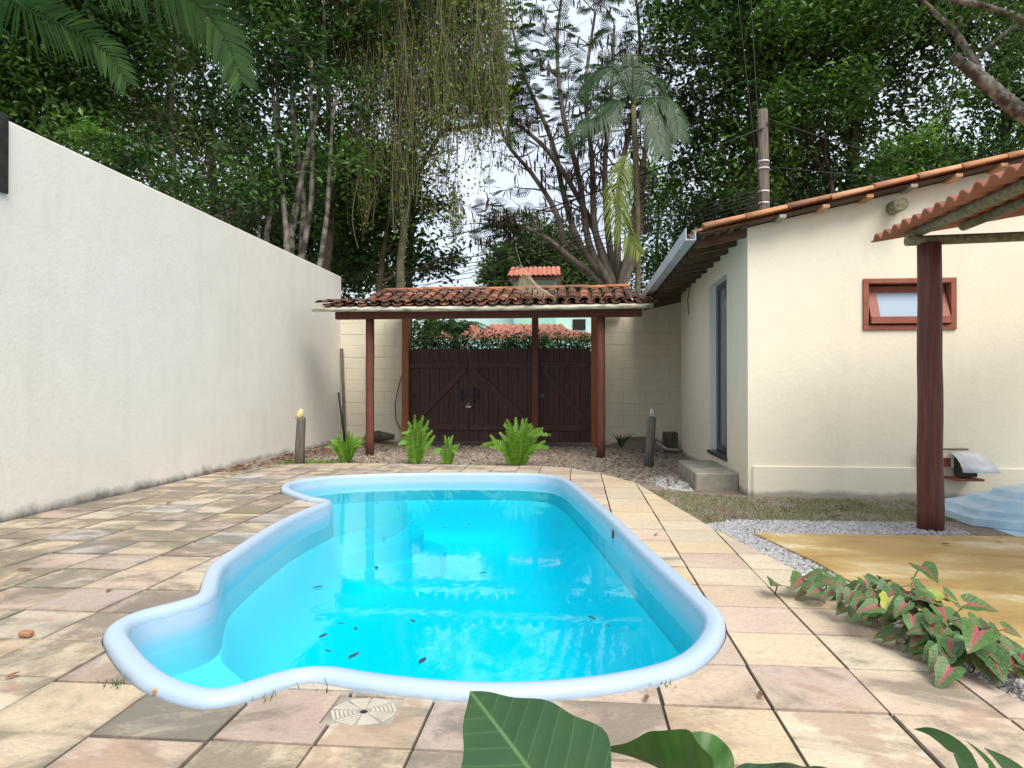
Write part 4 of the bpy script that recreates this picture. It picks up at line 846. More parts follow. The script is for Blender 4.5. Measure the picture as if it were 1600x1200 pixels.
# near palm over the long wall: trunk stands outside the picture
nb = Vector((-3.3,1.3,0)); npalm = empty('palm_tree', nb); tag(npalm, 'near palm whose long green fronds hang into the top corner above the white wall', 'palm tree')
o = MB().tube([nb+Vector((0,0,-.05)), nb+Vector((.05,.1,1.6)), nb+Vector((.2,.35,3.2))], [.16,.13,.12], 12, jit=.05).build('trunk', M['bark'], npalm); o.location = -nb; hub = nb+Vector((.2,.35,3.3))
A4 = lambda x,y,Y: at(x,y,Y)
for i, (P_, ll, nl, mt_, vee, sd_) in enumerate((
    ([hub, A4(120,-120,3.1), A4(240,-45,3.6), A4(318,15,3.9), A4(358,72,4.0), A4(378,128,4.05)], .34, 100, 'lf_palm', .05, (1,1)),
    ([hub, A4(-60,-60,3.0), A4(40,12,3.4), A4(120,48,3.7), A4(170,85,3.8), A4(198,128,3.85)], .27, 74, 'lf_palm', .0, (1,1)),
    ([hub, hub+Vector((-.3,.9,.5)), hub+Vector((-.5,1.8,.2)), hub+Vector((-.55,2.4,-.4))], .35, 40, 'lf_palm', .2, (1,1)),
    ([hub, hub+Vector((-.9,-.2,.5)), hub+Vector((-1.7,-.3,.1)), hub+Vector((-2.2,-.3,-.5))], .35, 40, 'lf_palm', .2, (1,1)),
    ([hub, hub+Vector((.1,-.9,.5)), hub+Vector((.2,-1.8,.1)), hub+Vector((.2,-2.3,-.5))], .35, 40, 'lf_palm', .2, (1,1)))):
    o = link('frond', frond_mesh(P_, nl, ll, .019, .22, 80+i, '', Vector((.3,-.75,-.25)) if i < 2 else Vector((0,0,1)), vee, .3, sd_, .62), npalm, M[mt_]); o.location = -nb
# trees over the small house
tree('broadleaf_tree','tall dark tree above the clay roof edge, its crown behind the utility pole', gz(1150,19), LB((1120,60,19,1.5),(1190,130,19,1.5),(1110,180,19.3,1.1),(1160,250,19,1.3),(1240,60,19,1.5),(1090,280,19.5,.9),(1150,-60,19,2.0),(1100,230,19,.8),(1225,230,19.4,1.2),(1060,10,19,.65),(1030,30,19,.45)), 'lf_dark','bark', at(1180,110,19), .3, 13, 15, .16, .27, FG, seed=21)
tree('broadleaf_tree','broad dark green tree in the middle above the house roof', gz(1330,20), LB((1320,60,20,1.7),(1290,180,20,1.4),(1370,150,20,1.3),(1400,50,20,1.6),(1340,250,20,1.1),(1260,290,20,1.2),(1300,-60,20,2.0),(1430,-50,20,2.0),(1340,300,19.8,.9)), 'lf_dark','bark', at(1340,110,20), .3, 9.5, 15, .17, .28, FG, seed=22)
tree('broadleaf_tree','mid green tree with a bright crown patch above the house roof', gz(1300,19.5), LB((1240,30,17.5,.8),(1330,10,17.5,.9),(1340,130,17.5,.7),(1290,160,17.5,.7),(1235,165,17.5,.6),(1390,10,17.5,.8),(1200,20,17.5,.7),(1210,165,17.8,.5)), 'lf_mid','bark', at(1300,80,19.5), .1, 24, 14, .14, .22, FG, seed=23)
tree('broadleaf_tree','dark tree behind the shelter side of the house roof', gz(1560,19), LB((1540,120,19,1.3),(1600,240,18.5,1.3),(1520,240,19,.9),(1620,120,19,1.5),(1500,20,19,1.3),(1600,0,19,1.6),(1680,200,19,1.7),(1560,280,18,.8),(1500,280,18.4,.55)), 'lf_dark','bark', at(1570,110,19), .25, 9.5, 14, .16, .26, FG, seed=24)
tree('round_tree','light green rounded tree glimpsed in the gap above the roof edge', gz(1440,30), LB((1440,250,30,1.5),(1400,280,30,1.2),(1480,275,30,1.3),(1430,320,30,1.8)), 'lf_light','bark', at(1440,290,30), .2, 16, 16, .2, .3, FG, seed=25)
tree('broadleaf_tree','dark tree low behind the wire bundle, between palm and utility pole', gz(1110,24), LB((1085,330,24,.8),(1120,350,24,1.4),(1040,390,24,1.1),(1190,330,24,1.6),(1090,420,23,1.3),(1250,330,24,1.3),(1010,430,23,.9),(1160,400,23,1.4)), 'lf_mid','bark', at(1110,350,24), .2, 13, 14, .17, .3, FG, seed=26)
tree('small_tree','yellow-green sunlit tree beside the palm, above the block wall', gz(1035,26), LB((1030,290,26,.8),(1045,315,26,.7),(1010,270,26.5,.6),(1005,340,26,.7)), 'lf_light','bark', at(1030,310,26), .12, 26, 14, .15, .22, FG, seed=27)
tree('round_tree','round-headed green tree behind the mint tower', gz(850,38), LB((850,385,38,1.6),(800,410,38,1.5),(880,400,38,1.4),(840,430,38,2.0),(775,435,38,1.1),(900,430,38,1.5)), 'lf_olive','bark', at(845,400,38), .3, 11, 16, .24, .34, FG, seed=28)
tree('broadleaf_tree','dark tree mass behind the multi-stem pale tree and gate roof corner', gz(470,24), LB((480,380,24,1.8),(420,340,24,1.8),(540,340,24,1.7),(570,420,24,1.3),(500,270,24,1.8)), 'lf_dark','bark', at(490,330,24), .25, 8, 15, .2, .34, FG, seed=29)
# leaning trunk in the top corner by the shelter
lt = empty('leaning_tree', gz(1760,12)); lb_ = Vector(lt.location); tag(lt, 'lichen-covered leaning trunk reaching across the corner above the shelter roof', 'tree', FG)
for P_, r_ in (([lb_+Vector((0,0,-.1)), at(1740,330,12), at(1660,220,12), at(1590,172,12), at(1530,120,12), at(1488,88,12)], [.20,.18,.155,.13,.105,.075]),([at(1540,130,12), at(1500,60,12.1), at(1450,10,12.2), at(1400,-40,12.2)],[.06,.05,.04,.03]),([at(1740,330,12.1), at(1700,150,11.9), at(1620,45,11.8), at(1545,12,11.8), at(1470,-6,11.8), at(1420,-30,11.8)],[.12,.09,.06,.05,.042,.03]),([at(1590,172,12), at(1520,110,12.2), at(1560,60,12.3), at(1620,20,12.4)],[.05,.04,.03,.02])):
    o = MB().tube(catmull(P_, 4, False), list(np.interp(np.linspace(0,1,4*(len(P_)-1)+1), np.linspace(0,1,len(r_)), r_)), 9, jit=.07).build('trunk', M['barkpale'], lt); o.location = -lb_
C_, _o = lobe_points(LB((1560,10,12,.7),(1640,60,12,.8),(1480,-20,12,.7),(1420,20,12.3,.35),(1620,-40,12,1.0),(1600,110,12.4,.3)), 30, 31); V, F, a = leaf_cloud(C_, 10, .2, .12, seed=31); o = link('crown', npmesh('crown', V, F, a), lt, M['lf_dark']); o.location = -lb_
vr = MB().tube([at(1502,-20,11.9), at(1492,90,11.85), at(1483,180,11.8), at(1474,252,11.8)], .013, 6).build('hanging_vine', M['lf_yellow'] if False else M['vine']); tag(vr, 'single long vine hanging straight down beside the leaning trunk', 'vine')
# dead frond caught on the canopy roof
dfm = frond_mesh([at(806,385,13.9), at(815,415,13.8), at(830,440,13.5), at(862,462,13.0)], 30, .36, .008, .9, 91, '', Vector((0,-.6,.8)), .1, .3, (1,1), 1.0); o = link('dead_palm_frond', dfm, None, M['dry']); tag(o, 'dry brown palm frond hanging over the canopy ridge', 'palm frond')
# hedge over the gate and plants beyond
C_ = np.array([tuple(at(random.uniform(655,925), random.gauss(538,6), 16.4+random.uniform(-.25,.25))) for _ in range(520)]); V, F, a = leaf_cloud(C_, 14, .11, .085, seed=41)
hd = empty('hedge', (-1.7,16.4,0)); tag(hd, 'dark creeper hedge showing over the top of the gate', 'hedge')
o = MB().box(-1.9,2.0,-.10,.10,-.1,2.05,.02).build('support', M['bark'], hd); o = link('foliage', npmesh('foliage', V, F, a), hd, M['lf_ivy']); o.location = -Vector(hd.location)
gp2 = empty('garden_palm', gz(712,18)); tag(gp2, 'young palm with stiff fronds seen through the gap over the gate', 'palm tree'); c0 = at(712,528,18)
o = MB().tube([(0,0,-.1),(0,0,c0.z)], .08, 8).build('trunk', M['bark'], gp2)
for i in range(9):
    a = i/9*6.28; e = c0+Vector((math.cos(a)*.9, math.sin(a)*.6, .25)); o = link('frond', frond_mesh([c0, c0.lerp(e,.5)+Vector((0,0,.25)), e], 22, .4, .03, .5, 100+i, ''), gp2, M['lf_palm']); o.location = -Vector(gp2.location)
tree('small_tree','light green garden tree seen over the gate beside the first orange post', gz(660,20), LB((665,512,20,.5),(690,503,20.5,.5),(650,530,20,.5)), 'lf_light','bark', at(665,515,20), .06, 50, 14, .12, .15, None, seed=33)
# houses beyond the gate
def tiled_roof(a, b, c, d, n, m, parent, name='roof'):           # corrugated sheet a-b eave, d-c ridge
    mb = MB(); vs = []
    a, b, c, d = map(Vector, (a,b,c,d)); nrm = (b-a).cross(d-a).normalized()
    if nrm.z < 0: nrm = -nrm
    for i in range(n*4+1):
        u = i/(n*4); h = nrm*.07*abs(math.sin(math.pi*n*u))
        for t in np.linspace(0,1,6): vs.append(a.lerp(b,u).lerp(d.lerp(c,u), t)+h-nrm*.02*((t*5) % 1))
    mb.add(vs, [(i*6+k,i*6+k+1,(i+1)*6+k+1,(i+1)*6+k) for i in range(n*4) for k in range(5)]); return mb.build(name, m, parent)
nh = empty('neighbour_house', gz(800,30)); no_ = Vector(nh.location); tag(nh, 'mint-walled house with a long red tiled roof, seen through the gap over the gate', 'house')
def NH(o): o.location = -no_; return o
p1, p2_ = at(655,545,26), at(990,545,26); NH(MB().box(p1.x+.5,p2_.x+1,27,33,0,2.45).build('wall', M['mintpale'], nh))
for xa, xb, xc, xd in ((655,765,745,672),(725,905,880,765),(845,960,960,840)):
    NH(tiled_roof(at(xa,532,26), at(xb,533 if xb < 940 else 538,26), at(xc,508 if xc < 940 else 528,30), at(xd,508,30), 13 if xb-xa > 120 else 9, M['farclay'], nh))
NH(MB().box(at(680,500,34).x, at(990,500,34).x, 33, 35, 0, at(800,497,34).z).build('upper_wall', M['mintpale'], nh))
for px in (850,905): q = at(px,502,32.9); NH(MB().box(q.x-.3,q.x+.3,32.95,32.99,q.z-.4,q.z+.1).build('window', M['black'], nh))
tw_ = empty('roof_tower', gz(835,32)); to_ = Vector(tw_.location); tag(tw_, 'small mint green tower with a red tiled cap, above the canopy ridge', 'tower')
q0, q1 = at(803,440,32), at(868,440,32); o = MB().box(q0.x,q1.x,31.9,33.4,0,6.28).build('wall', M['mint'], tw_); o.location = -to_
z0, z1 = at(835,431,31.4).z, at(835,418,32.6).z; xa, xb = at(793,425,31.6).x, at(876,425,31.6).x
o = tiled_roof((xa,31.4,z0),(xb,31.4,z0),(xb-.05,32.65,z1),(xa+.05,32.65,z1), 11, M['farclay'], tw_); o.location = -to_
o = tiled_roof((xa,33.9,z0),(xb,33.9,z0),(xb-.05,32.65,z1),(xa+.05,32.65,z1), 11, M['farclay'], tw_); o.location = -to_
o = MB().box(xa+.05,xb-.05,31.5,33.8,z0-.12,z0-.03).build('eaves_board', M['redwood'], tw_); o.location = -to_
# ------------------------------------------------------------------ pole and wires
pb_ = at(1196,600,16.4); up_ = empty('utility_pole', (pb_.x,pb_.y,0)); tag(up_, 'weathered wooden utility pole with wire bands behind the house roof', 'pole')
zt = at(1193,172,16.4).z; MB().tube([(0,0,-.2),(0,0,zt*.5),(-.05,0,zt)], [.135,.125,.115], 14, jit=.02).build('shaft', M['polewood'], up_)
for py in (253,264,300,318): q = at(1196,py,16.4); MB().tube([(-.03,0,q.z-.02),(-.03,0,q.z+.02)], .128, 14).build('band', M['galv'], up_)
top = at(1193,190,16.25)
for k, (xa, ya, Ya, xb, yb, Yb, r_, lb) in enumerate(((560,400,24,1193,200,16.25,.02,'thick cable climbing from the sky gap to the pole top'),(560,420,26,1190,296,16.25,.012,'upper cable of the sagging bundle reaching the pole'),(560,430,26,1190,302,16.25,.012,'second cable of the sagging bundle reaching the pole'),(560,436,26,1190,306,16.25,.011,'third cable of the sagging bundle reaching the pole'),(560,448,26,1190,312,16.25,.011,'fourth cable of the sagging bundle reaching the pole'),(560,456,26,1190,318,16.25,.010,'lowest cable of the sagging bundle reaching the pole'),(1200,186,16.25,1480,268,15,.010,'thin wire running from pole top down over the roof'),(1200,260,16.25,1700,300,17,.010,'thin wire running level from the pole behind the shelter'),(1198,190,16.25,1262,330,18,.010,'steep stay wire dropping from the pole to the roof'),(1150,-30,17,1190,318,16.2,.009,'thin upright wire descending beside the utility pole'),(1172,-30,17,1188,250,16.2,.009,'second thin upright wire descending beside the pole'),(640,455,30,800,395,30,.014,'far wire crossing the low sky gap over the canopy'),(640,440,30,800,372,30,.014,'upper far wire crossing the low sky gap'))):
    a, b = at(xa,ya,Ya), at(xb,yb,Yb); mb = MB().tube([a.lerp(b,i/12)-Vector((0,0,.35 if k < 6 else .06))*math.sin(math.pi*i/12) for i in range(13)], r_, 5); tag(mb.build('wire', M['wire']), lb, 'wire', 'overhead wires')

# ------------------------------------------------------------------ ferns by the far deck edge
def fern(x, y, n, h, spread, label, seed, lean=0):
    g = random.Random(seed); root = empty('fern', (x,y,-.03)); tag(root, label, 'fern', 'ferns at the deck edge')
    for i in range(n):
        a = i/n*6.283+g.uniform(-.3,.3); q = g.uniform(.25,1); L = h*g.uniform(.72,1.08)*(1 if q < .75 else .8); o_ = Vector((math.cos(a),math.sin(a)*.8,0))*spread*q+Vector((lean*q,0,0))
        q2 = g.random(); P_ = [o_*.12, o_*.40+Vector((0,0,L*.36)), o_*.72+Vector((0,0,L*(.72-.08*q))), o_*(1.05+.5*q2)+Vector((0,0,L*(.98-.50*q*q2)))]
        link('frond', frond_mesh(P_, 30, .085*h/.7, .019, .25, seed*50+i, '', Vector((math.cos(a+1.2),math.sin(a+1.2),.35)) if False else Vector((-o_.x*.5,-o_.y*.5-.5,.25)).normalized(), .25, .04, (1,1), .25, True), root, M['lf_fern'])
fern(-3.79,11.28,26,.52,.30,'low bushy fern beside the canopy post and weathered stump',1)
fern(-2.62,11.2,22,.82,.26,'tall upright fern in front of the orange gate post',2,.04)
fern(-2.06,11.05,14,.5,.18,'smallest fern, between the tall fern and the widest fern',3)
fern(-.94,10.92,44,.76,.46,'widest fern clump, in front of the middle gate leaf',4,.05)
def strap_plant(name, loc, blades_, m, label, cat='plant', th=.05):
    root = empty(name, loc); tag(root, label, cat)
    for P_, wd in blades_:
        P_ = catmull([Vector(p) for p in P_], 6, False); n = len(P_); vs = []
        for i, p in enumerate(P_):
            d = (P_[min(i+1,n-1)]-P_[max(i-1,0)]).normalized(); sx = d.cross(Vector((0,-.8,.6))).normalized(); nz = sx.cross(d); u = i/(n-1); w_ = wd*(math.sin(math.pi*(.12+.86*u))**.7)*(1-u**3*.9)
            vs += [tuple(p-sx*w_/2), tuple(p-nz*w_*.16), tuple(p+sx*w_/2)]
        F = [(3*i+k,3*i+k+1,3*i+4+k,3*i+3+k) for i in range(n-1) for k in (0,1)]; a = np.repeat(random.uniform(.2,.7), len(vs))
        link('blade', npmesh('blade', vs, F, a, True), root, m)
    return root
strap_plant('spiky_plant', (.86,14.2,0), [([(0,0,0),(.05*k,0,.14),(.16*k,-.05,.30)],.05) for k in (-1.1,-.6,-.1,.5,1.1,1.5)], M['lf_ivy'], 'small dark spiky plant at the foot of the block wall beside the gate')

# ------------------------------------------------------------------ broad leaves
OUTL_ = [(0,.0),(-.10,.09),(-.20,.20),(-.235,.30),(-.19,.39),(-.08,.445),(.06,.455),(.22,.425),(.38,.36),(.54,.28),(.70,.19),(.85,.10),(1,.0)]
OUTL = [(p.x, max(0, p.y)) for p in catmull([(a, b, 0) for a, b in OUTL_], 3, False)]
def broad_leaf(name, L, W, cup, droop, wav, seed, petiole=None):
    g = random.Random(seed); n = len(OUTL); rows = 5; V = []; uv = []; F = []
    ph = g.uniform(0,6)
    for s_ in (-1,1):
        b = len(V)
        for i, (u, v) in enumerate(OUTL):
            mu = max(0, u) if u > 0 else 0.0
            for k in range(rows):
                t = k/(rows-1); x = mu+(u-mu)*t; y = v*t*s_; wv = 1+wav*math.sin(i*.7+ph+s_)*t*t
                z = cup*(abs(y)**1.4)-droop*x*abs(x)+wav*.10*math.sin(i*.8+ph*2+s_)*t*t; V.append((x*L, y*W*wv*2.0*.5/.455*.5*2*.5, z*L)); uv.append((x, y))
        for i in range(n-1):
            for k in range(rows-1):
                q = (b+i*rows+k, b+i*rows+k+1, b+(i+1)*rows+k+1, b+(i+1)*rows+k); F.append(q if s_ < 0 else q[::-1])
    if petiole:
        b = len(V); P_ = catmull([Vector(p) for p in petiole], 3, False); r_ = petiole[0][3] if len(petiole[0]) > 3 else .005*L/.16
        for i, p in enumerate(P_):
            for a in (0,2.09,4.19): V.append((p.x, p.y+r_*math.cos(a), p.z+r_*math.sin(a))); uv.append((2.0,0))
        for i in range(len(P_)-1):
            for k in range(3): F.append((b+3*i+k, b+3*i+(k+1)%3, b+3*i+3+(k+1)%3, b+3*i+3+k))
    me = bpy.data.meshes.new(name); me.from_pydata(V, [], F); ul = me.uv_layers.new(name='UVMap')
    for lp_ in me.loops: ul.data[lp_.index].uv = uv[lp_.vertex_index]
    me.polygons.foreach_set('use_smooth', [True]*len(F)); me.update(); return me
def orient(o, base, tip, nrm):
    x = (Vector(tip)-Vector(base)).normalized(); z = Vector(nrm); z = (z-x*z.dot(x)).normalized(); y = z.cross(x); m = Matrix((x,y,z)).transposed().to_4x4(); m.translation = Vector(base); return m
def leaf_uv(name, green, green2, vein, pink=None):
    m, t, p = newmat(name); tcn = N(t,'ShaderNodeTexCoord'); sx = N(t,'ShaderNodeSeparateXYZ'); t.links.new(tcn.outputs['UV'], sx.inputs[0]); u = sx.outputs['X']; v = math_(t,'ABSOLUTE', sx.outputs['Y'])
    ob = coords(t,'obj'); oi = N(t,'ShaderNodeObjectInfo'); nz = noise(t, ob, 14, 5, .6)
    c = mix(t, ramp(t, math_(t,'ADD', math_(t,'MULTIPLY', oi.outputs['Random'], .5), math_(t,'MULTIPLY', nz, .5)), [(.25,0),(.75,1)]), green, green2)
    ang = math_(t,'SUBTRACT', u, math_(t,'MULTIPLY', v, .75)); wv = math_(t,'SINE', math_(t,'MULTIPLY', ang, 40.0 if pink is None else 34.0)); vn = ramp(t, wv, [(.95,0),(.998,.32)])
    if pink is not None:
        vo = N(t,'ShaderNodeTexVoronoi'); vo.inputs['Scale'].default_value = 30; t.links.new(tcn.outputs['UV'], vo.inputs['Vector'])
        sp = ramp(t, math_(t,'ADD', vo.outputs['Distance'], math_(t,'MULTIPLY', math_(t,'SUBTRACT', noise(t, ob, 55, 3), .5), .5)), [(.14,.6),(.34,0)]); c = mix(t, sp, c, (.50,.56,.40))
        wid = math_(t,'MULTIPLY', math_(t,'SUBTRACT', 1.05, u), .13); k = math_(t,'DIVIDE', v, wid); k = math_(t,'ADD', k, math_(t,'MULTIPLY', math_(t,'SUBTRACT', noise(t, ob, 60, 4, .7), .5), 1.6))
        k = math_(t,'ADD', k, math_(t,'MULTIPLY', math_(t,'SUBTRACT', .45, oi.outputs['Random']), .9))
        c = mix(t, ramp(t, k, [(.45,.9),(1.0,0)]), c, pink); c = mix(t, vn, c, pink)
    else: c = mix(t, vn, c, vein)
    c = mix(t, ramp(t, v, [(.006,.9),(.016,0)]), c, vein)
    c = mix(t, ramp(t, noise(t, ob, 22, 6, .7), [(.66, 0), (.72, .55)]), c, (.20,.17,.06)); c = mix(t, ramp(t, noise(t, ob, 5, 3), [(.35, .25), (.65, 0)]), c, (.09,.16,.04))
    setc(t, p, c); p.inputs['Roughness'].default_value = .42; p.inputs['Specular IOR Level'].default_value = .45; bump(t, p, wv, .12, .004)
    tl = N(t,'ShaderNodeBsdfTranslucent'); t.links.new(c, tl.inputs['Color']); ms = N(t,'ShaderNodeMixShader'); ms.inputs[0].default_value = .22
    t.links.new(p.outputs[0], ms.inputs[1]); t.links.new(tl.outputs[0], ms.inputs[2]); t.links.new(ms.outputs[0], t.nodes['Material Output'].inputs['Surface']); return m
M['cala'] = leaf_uv('caladium_leaf', (.03,.10,.02), (.075,.19,.032), (.24,.06,.08), (.42,.075,.11))
M['calay'] = leaf_uv('yellowing_leaf', (.30,.36,.05), (.42,.40,.07), (.35,.30,.08))
M['ear'] = leaf_uv('elephant_ear_leaf', (.018,.06,.026), (.032,.09,.034), (.13,.24,.09))
M['earb'] = leaf_uv('young_elephant_ear_leaf', (.045,.12,.02), (.06,.15,.025), (.10,.20,.05))
ca = empty('caladium', (1.6,3.7,-.02)); tag(ca, 'clump of speckled green and pink caladium leaves spilling over the gravel strip', 'plant')
gca = random.Random(21); line = [Vector((1.30,4.28,0)),Vector((1.47,3.98,0)),Vector((1.54,3.70,0)),Vector((1.60,3.45,0)),Vector((1.65,3.30,0)),Vector((1.69,3.12,0))]
cm = [broad_leaf('leaf', .165, .15, .30, .22, .05, 200+k, [(0,0,0),(-.05,0,-.07),(-.10,0,-.19)]) for k in range(6)]
for me in cm: me.materials.append(M['cala'])
cy = broad_leaf('leaf', .15, .11, .3, .2, .1, 260, [(0,0,0),(-.05,0,-.07),(-.1,0,-.19)]); cy.materials.append(M['calay'])
for i in range(175):
    s_ = gca.random()**.9*4.98; k = int(s_); r0 = line[k].lerp(line[k+1], s_-k); end = 1-abs(s_-2.7)/3.4; a = gca.uniform(math.pi*.62, math.pi*2.1) if gca.random() < .8 else gca.uniform(0, 6.28)
    out = Vector((math.cos(a),math.sin(a),0)); rad = gca.uniform(.0,.23); base = r0+out*rad+Vector((0,0,.06+end*gca.uniform(.0,.24)*(1-rad*1.2)))
    tip = base+out*gca.uniform(.6,1.0)+Vector((0,0,-gca.uniform(.0,.75))); o = link('leaf', cy if i in (7,23,51) else gca.choice(cm), ca); sc = gca.uniform(.38,.72)
    o.matrix_basis = Matrix.Translation(-Vector(ca.location)) @ orient(o, base, tip, Vector((out.x*.3,out.y*.3-.45,.8))) @ Matrix.Scale(sc, 4)
for px, py, tx, ty_ in ((1440,885,1478,912),(1215,912,1203,905),(1255,905,1225,920),(1545,1020,1568,1052),(1530,985,1515,1015)):
    q0 = at(px,py,4.2 if py < 930 else 3.05); q1 = at(tx,ty_,4.0 if py < 930 else 2.93); o = link('leaf', gca.choice(cm), ca); o.matrix_basis = Matrix.Translation(-Vector(ca.location)) @ orient(o, q0, q1, (0,-.5,.8)) @ Matrix.Scale(.9,4)
el = empty('elephant_ear', (.12,.85,0)); tag(el, 'elephant ear plant with broad dark green veined leaves at the bottom of the view', 'plant'); eo = -Vector(el.location)
for k, (b_, t_, nn, L, W, mt_, cup, dr_, wav) in enumerate((
    (at(850,1232,1.14), at(745,1090,1.34), (-.2,-.5,.8), .30, .25, 'ear', .18, .08, .05),
    (at(1075,1230,1.18), at(966,1147,1.28), (.45,.15,.9), .17, .11, 'earb', 1.5, .25, .15),
    (at(1150,1225,1.15), at(1100,1196,1.2), (.1,.3,.9), .08, .08, 'earb', .7, .35, .15),
    (at(1190,1215,1.2), at(1290,1196,1.22), (0,.45,.9), .18, .12, 'ear', .3, .2, .12),
    (at(985,1230,1.15), at(940,1204,1.2), (0,.3,.9), .1, .12, 'ear', .4, .3, .12))):
    me = broad_leaf('leaf', L, W, cup, dr_, wav, 300+k); me.materials.append(M[mt_]); o = link('leaf', me, el); o.matrix_basis = Matrix.Translation(eo) @ orient(o, b_, t_, nn)
    o2 = MB().tube([b_, Vector((b_.x*.6+.05, b_.y*.5+.45, b_.z*.55)), Vector((.12+random.uniform(-.04,.04),.85,0))], [.008,.011,.016], 8).build('stalk', M['lf_fern'] if False else M['barkmoss'], el); o2.location = eo
strap_plant('dracaena', (1.05,1.2,0), [([q-Vector((1.05,1.2,0)) for q in L], w_) for L, w_ in (
    ([Vector((1.05,1.2,.0)), at(1560,1260,1.45), at(1500,1175,1.6), at(1460,1145,1.68), at(1428,1139,1.72)], .055),([Vector((1.06,1.22,0)), at(1590,1260,1.5), at(1545,1190,1.6), at(1508,1156,1.65)], .022),([Vector((1.08,1.2,0)), at(1640,1290,1.5), at(1590,1210,1.58), at(1538,1168,1.62)], .07),([Vector((1.1,1.2,0)), at(1720,1300,1.5), at(1690,1180,1.58), at(1640,1120,1.62)], .06))], M['lf_palm'], 'dark strap leaves poking in at the bottom corner of the deck')

# ------------------------------------------------------------------ small things
sp = empty('wooden_stump', (-4.40,10.83,0)); tag(sp, 'weathered wooden stump post by the long wall, yellow cap on top', 'stump', 'garden stump posts')
MB().tube([(0,0,-.1),(.005,0,.3),(.02,0,.68),(.025,0,.74)], [.078,.075,.07,.06], 10, jit=.05).build('post', M['greywood'], sp)
MB().tube([(-.02,0,.70),(0,0,.78),(.03,0,.86)], [.06,.055,.03], 8, jit=.2).build('cap', simple('faded_yellow', (.55,.42,.14), (.62,.55,.32), 9, .7), sp)
sp2 = empty('wooden_stump', (1.13,11.16,0)); tag(sp2, 'weathered wooden stump post in front of the block wall, clear bulb on top', 'stump', 'garden stump posts')
MB().tube([(-.03,0,-.1),(-.01,0,.3),(.02,0,.74)], [.075,.075,.068], 10, jit=.05).build('post', M['greywood'], sp2)
gm2, gt2, gq = newmat('clear_glass'); gq.inputs['Base Color'].default_value = (.85,.88,.85,1); gq.inputs['Roughness'].default_value = .1; gq.inputs['Transmission Weight'].default_value = .8
MB().tube([(.02,0,.74),(.02,0,.78),(.02,0,.84),(.02,0,.87)], [.03,.035,.03,.012], 10).build('bulb', gm2, sp2)
tag(MB().bar((-4.98,14.72,-.02),(-5.10,14.85,2.05),.07,.022,(0,-1,0)).build('plank', M['greywood']), 'grey plank leaning in the corner of the white wall and block wall', 'plank')
tag(MB().tube([(-4.88,14.45,-.02),(-5.09,14.62,1.1)], .022, 8).build('iron_bar', M['darkmetal']), 'short dark iron bar leaning beside the grey plank', 'bar')
tag(MB().tube([(-4.45,14.55,.16),(-4.2,14.5,.20),(-3.85,14.52,.17)], [.07,.10,.06], 9, jit=.2).build('log', M['bark']), 'dark rotten log lying at the foot of the block wall by the gate', 'log')
tag(MB().box(1.62,1.88,13.5,13.8,.0,.36,.02).build('rough_block', M['bark']), 'dark rough block standing at the far house corner', 'block')
tag(MB().tube([(1.45,13.2,.20),(1.62,13.1,.07),(1.9,13.1,.06)], .03, 8).build('pipe', M['concrete']), 'pale bent pipe lying near the far house corner', 'pipe')
# blue stepped cover
cv = empty('tank_cover', (4.62,7.0,.03)); tag(cv, 'faded blue stepped fibreglass tank cover on the ground behind the log post', 'cover')
def octo(rx, ry, z, k=.42): return [(rx*a, ry*b, z) for a, b in ((-1,-k),(-k,-1),(k,-1),(1,-k),(1,k),(k,1),(-k,1),(-1,k))]
lev = [(1.12,.84,-.06),(1.12,.84,.01),(1.09,.80,.022),(1.05,.76,.024),(1.04,.75,.075),(.98,.70,.085),(.86,.58,.088),(.84,.56,.145),(.78,.51,.155),(.68,.43,.157),(.65,.41,.215),(.58,.37,.225)]
mb = MB(); mb.add([p for l in lev for p in octo(*l)], [(8*i+k,8*i+(k+1)%8,8*i+8+(k+1)%8,8*i+8+k) for i in range(len(lev)-1) for k in range(8)]+[tuple(8*(len(lev)-1)+k for k in range(8))])
o = mb.build('lid', M['lid'], cv); bv = o.modifiers.new('b','BEVEL'); bv.width = .008; bv.segments = 2
MB().box(-1.0,1.2,-.88,.8,-.12,-.062,.01).build('curb', M['lid'], cv)
# vent hood
vh = empty('vent_hood', (4.08,8.21,.3)); tag(vh, 'bent galvanised vent hood over a small box on the house plinth', 'vent')
vs = []; 
for k in range(7): a = k/6*math.pi*.42; yy, zz = -.02-.33*math.sin(a), .20-.20*(1-math.cos(a))-.05*k/6; vs += [(-.02,yy,zz),(.24+.004*k*5,yy,zz+.004*math.sin(k))]
mb = MB().add(vs, [(2*i,2*i+1,2*i+3,2*i+2) for i in range(6)], True); o = mb.build('hood', M['galv'], vh); so = o.modifiers.new('s','SOLIDIFY'); so.thickness = .006
MB().box(-.30,.26,-.05,.0,.02,.17,.004).build('box', M['house'], vh); MB().box(-.27,.0,-.053,-.05,.03,.13).build('red_panel', M['red'], vh); MB().box(.03,.2,-.2,-.051,-.06,.14,.004).build('burner', M['darkmetal'], vh)
MB().box(-.05,.24,-.26,.0,-.10,-.075,.004).build('shelf', M['red'], vh); MB().box(-.32,.20,-.03,.0,.215,.23,.003).build('top_bar', M['rafter'], vh)
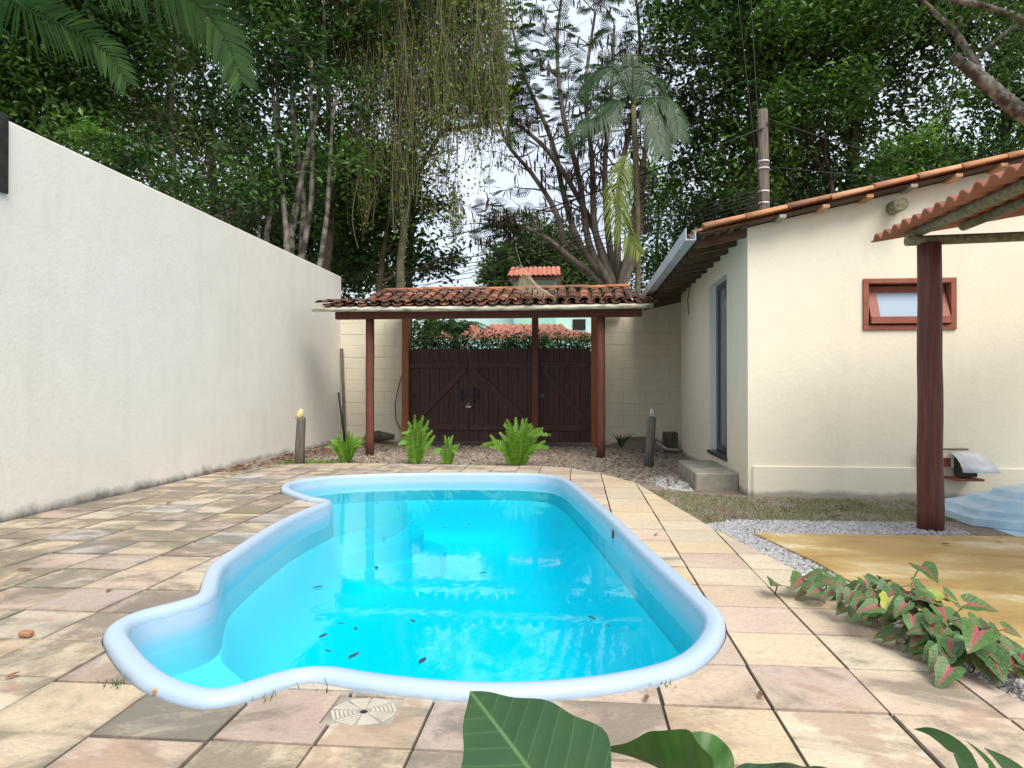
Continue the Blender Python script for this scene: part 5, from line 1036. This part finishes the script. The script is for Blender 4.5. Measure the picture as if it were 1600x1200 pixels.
# loose leaves
lfm = MB().add([(-1,0,0),(-.3,-.32,.12),(.4,-.28,.16),(1,0,.05),(.4,.28,.12),(-.3,.32,.16),(0,0,.03)], [(0,1,6),(1,2,6),(2,3,6),(3,4,6),(4,5,6),(5,0,6)], True).mesh('fallen_leaf'); lfm.materials.append(M['litter'])
drk = lfm.copy(); drk.materials.clear(); drk.materials.append(simple('wet_dark_leaf',(.02,.05,.06),(.04,.08,.08),6,.5,0))
from_px = lambda x,y,z: (lambda d: Vector((0,0,CH))+d*((z-CH)/d.z))(_f*FPX+_r*(x-800)+_u*(600-y))
for x, y, sz, lab in ((37,890,.05,'long dry leaf on the paving near the middle of the long wall foot'),(75,793,.05,'curled dry leaf against the foot of the long white wall'),(265,786,.045,'brown leaf on the paving where the long wall meets the far stones'),(170,922,.035,'brown leaf on a pinkish stone left of the near pool steps'),(20,1055,.03,'dry leaf on the paving below the orange shard'),(1025,835,.03,'brown leaf on the paving along the straight pool side'),(1188,1085,.03,'brown leaf on the stained stone near the pool corner'),(1478,850,.045,'brown leaf on the ochre slab near the log post'),(1555,990,.05,'orange-brown leaf on the ochre slab behind the caladium'),(1560,846,.03,'small brown leaf on the ochre slab beyond the log post'),(1010,1090,.03,'brown leaf at the near pool rim above the cracked stone'),(1280,944,.03,'brown leaf on the paving under the caladium'),(690,742,.045,'brown leaf on the far paving between pool and ferns'),(480,782,.03,'brown leaf on the paving at the notch by the far pool steps')):
    p = from_px(x,y,-.006 if 'slab' in lab else .012); o = link('fallen_leaf', lfm); o.location = p; o.scale = (sz,sz,sz); o.rotation_euler = (random.uniform(-.2,.2),random.uniform(-.2,.2),random.uniform(0,6)); tag(o, lab, 'leaf', 'fallen leaves on the paving')
for x, y, sz in ((497,917,.06),(588,887,.055),(505,993,.05),(553,1024,.06),(660,1032,.055),(645,970,.04),(647,816,.05),(683,797,.045),(670,785,.06),(732,819,.04),(755,895,.05),(534,974,.035),(556,982,.035),(600,841,.035),(925,965,.05),(950,977,.03),(600,846,.03),(590,786,.04),(695,824,.04),(513,1017,.03)):
    p = from_px(x,y,-.069); o = link('floating_leaf', drk); o.location = p; o.scale = (sz*.8,sz*.8,sz*.2); o.rotation_euler = (0,0,random.uniform(0,6)); tag(o, 'small dark leaf floating on the pool water', 'leaf', 'leaves floating on the pool')
for x, y in ((14,990),(218,1078),): 
    p = from_px(x,y,.012); o = MB().box(-.03,.03,-.02,.02,-.011,.016,.006).build('tile_shard', M['clay_new']); o.location = p+Vector((.09,.0,0)); o.rotation_euler.z = random.uniform(0,3); tag(o, 'broken orange clay shard on the deck ' + ('beside the near pool steps' if x > 100 else 'far from the pool, by the picture edge'), 'shard')
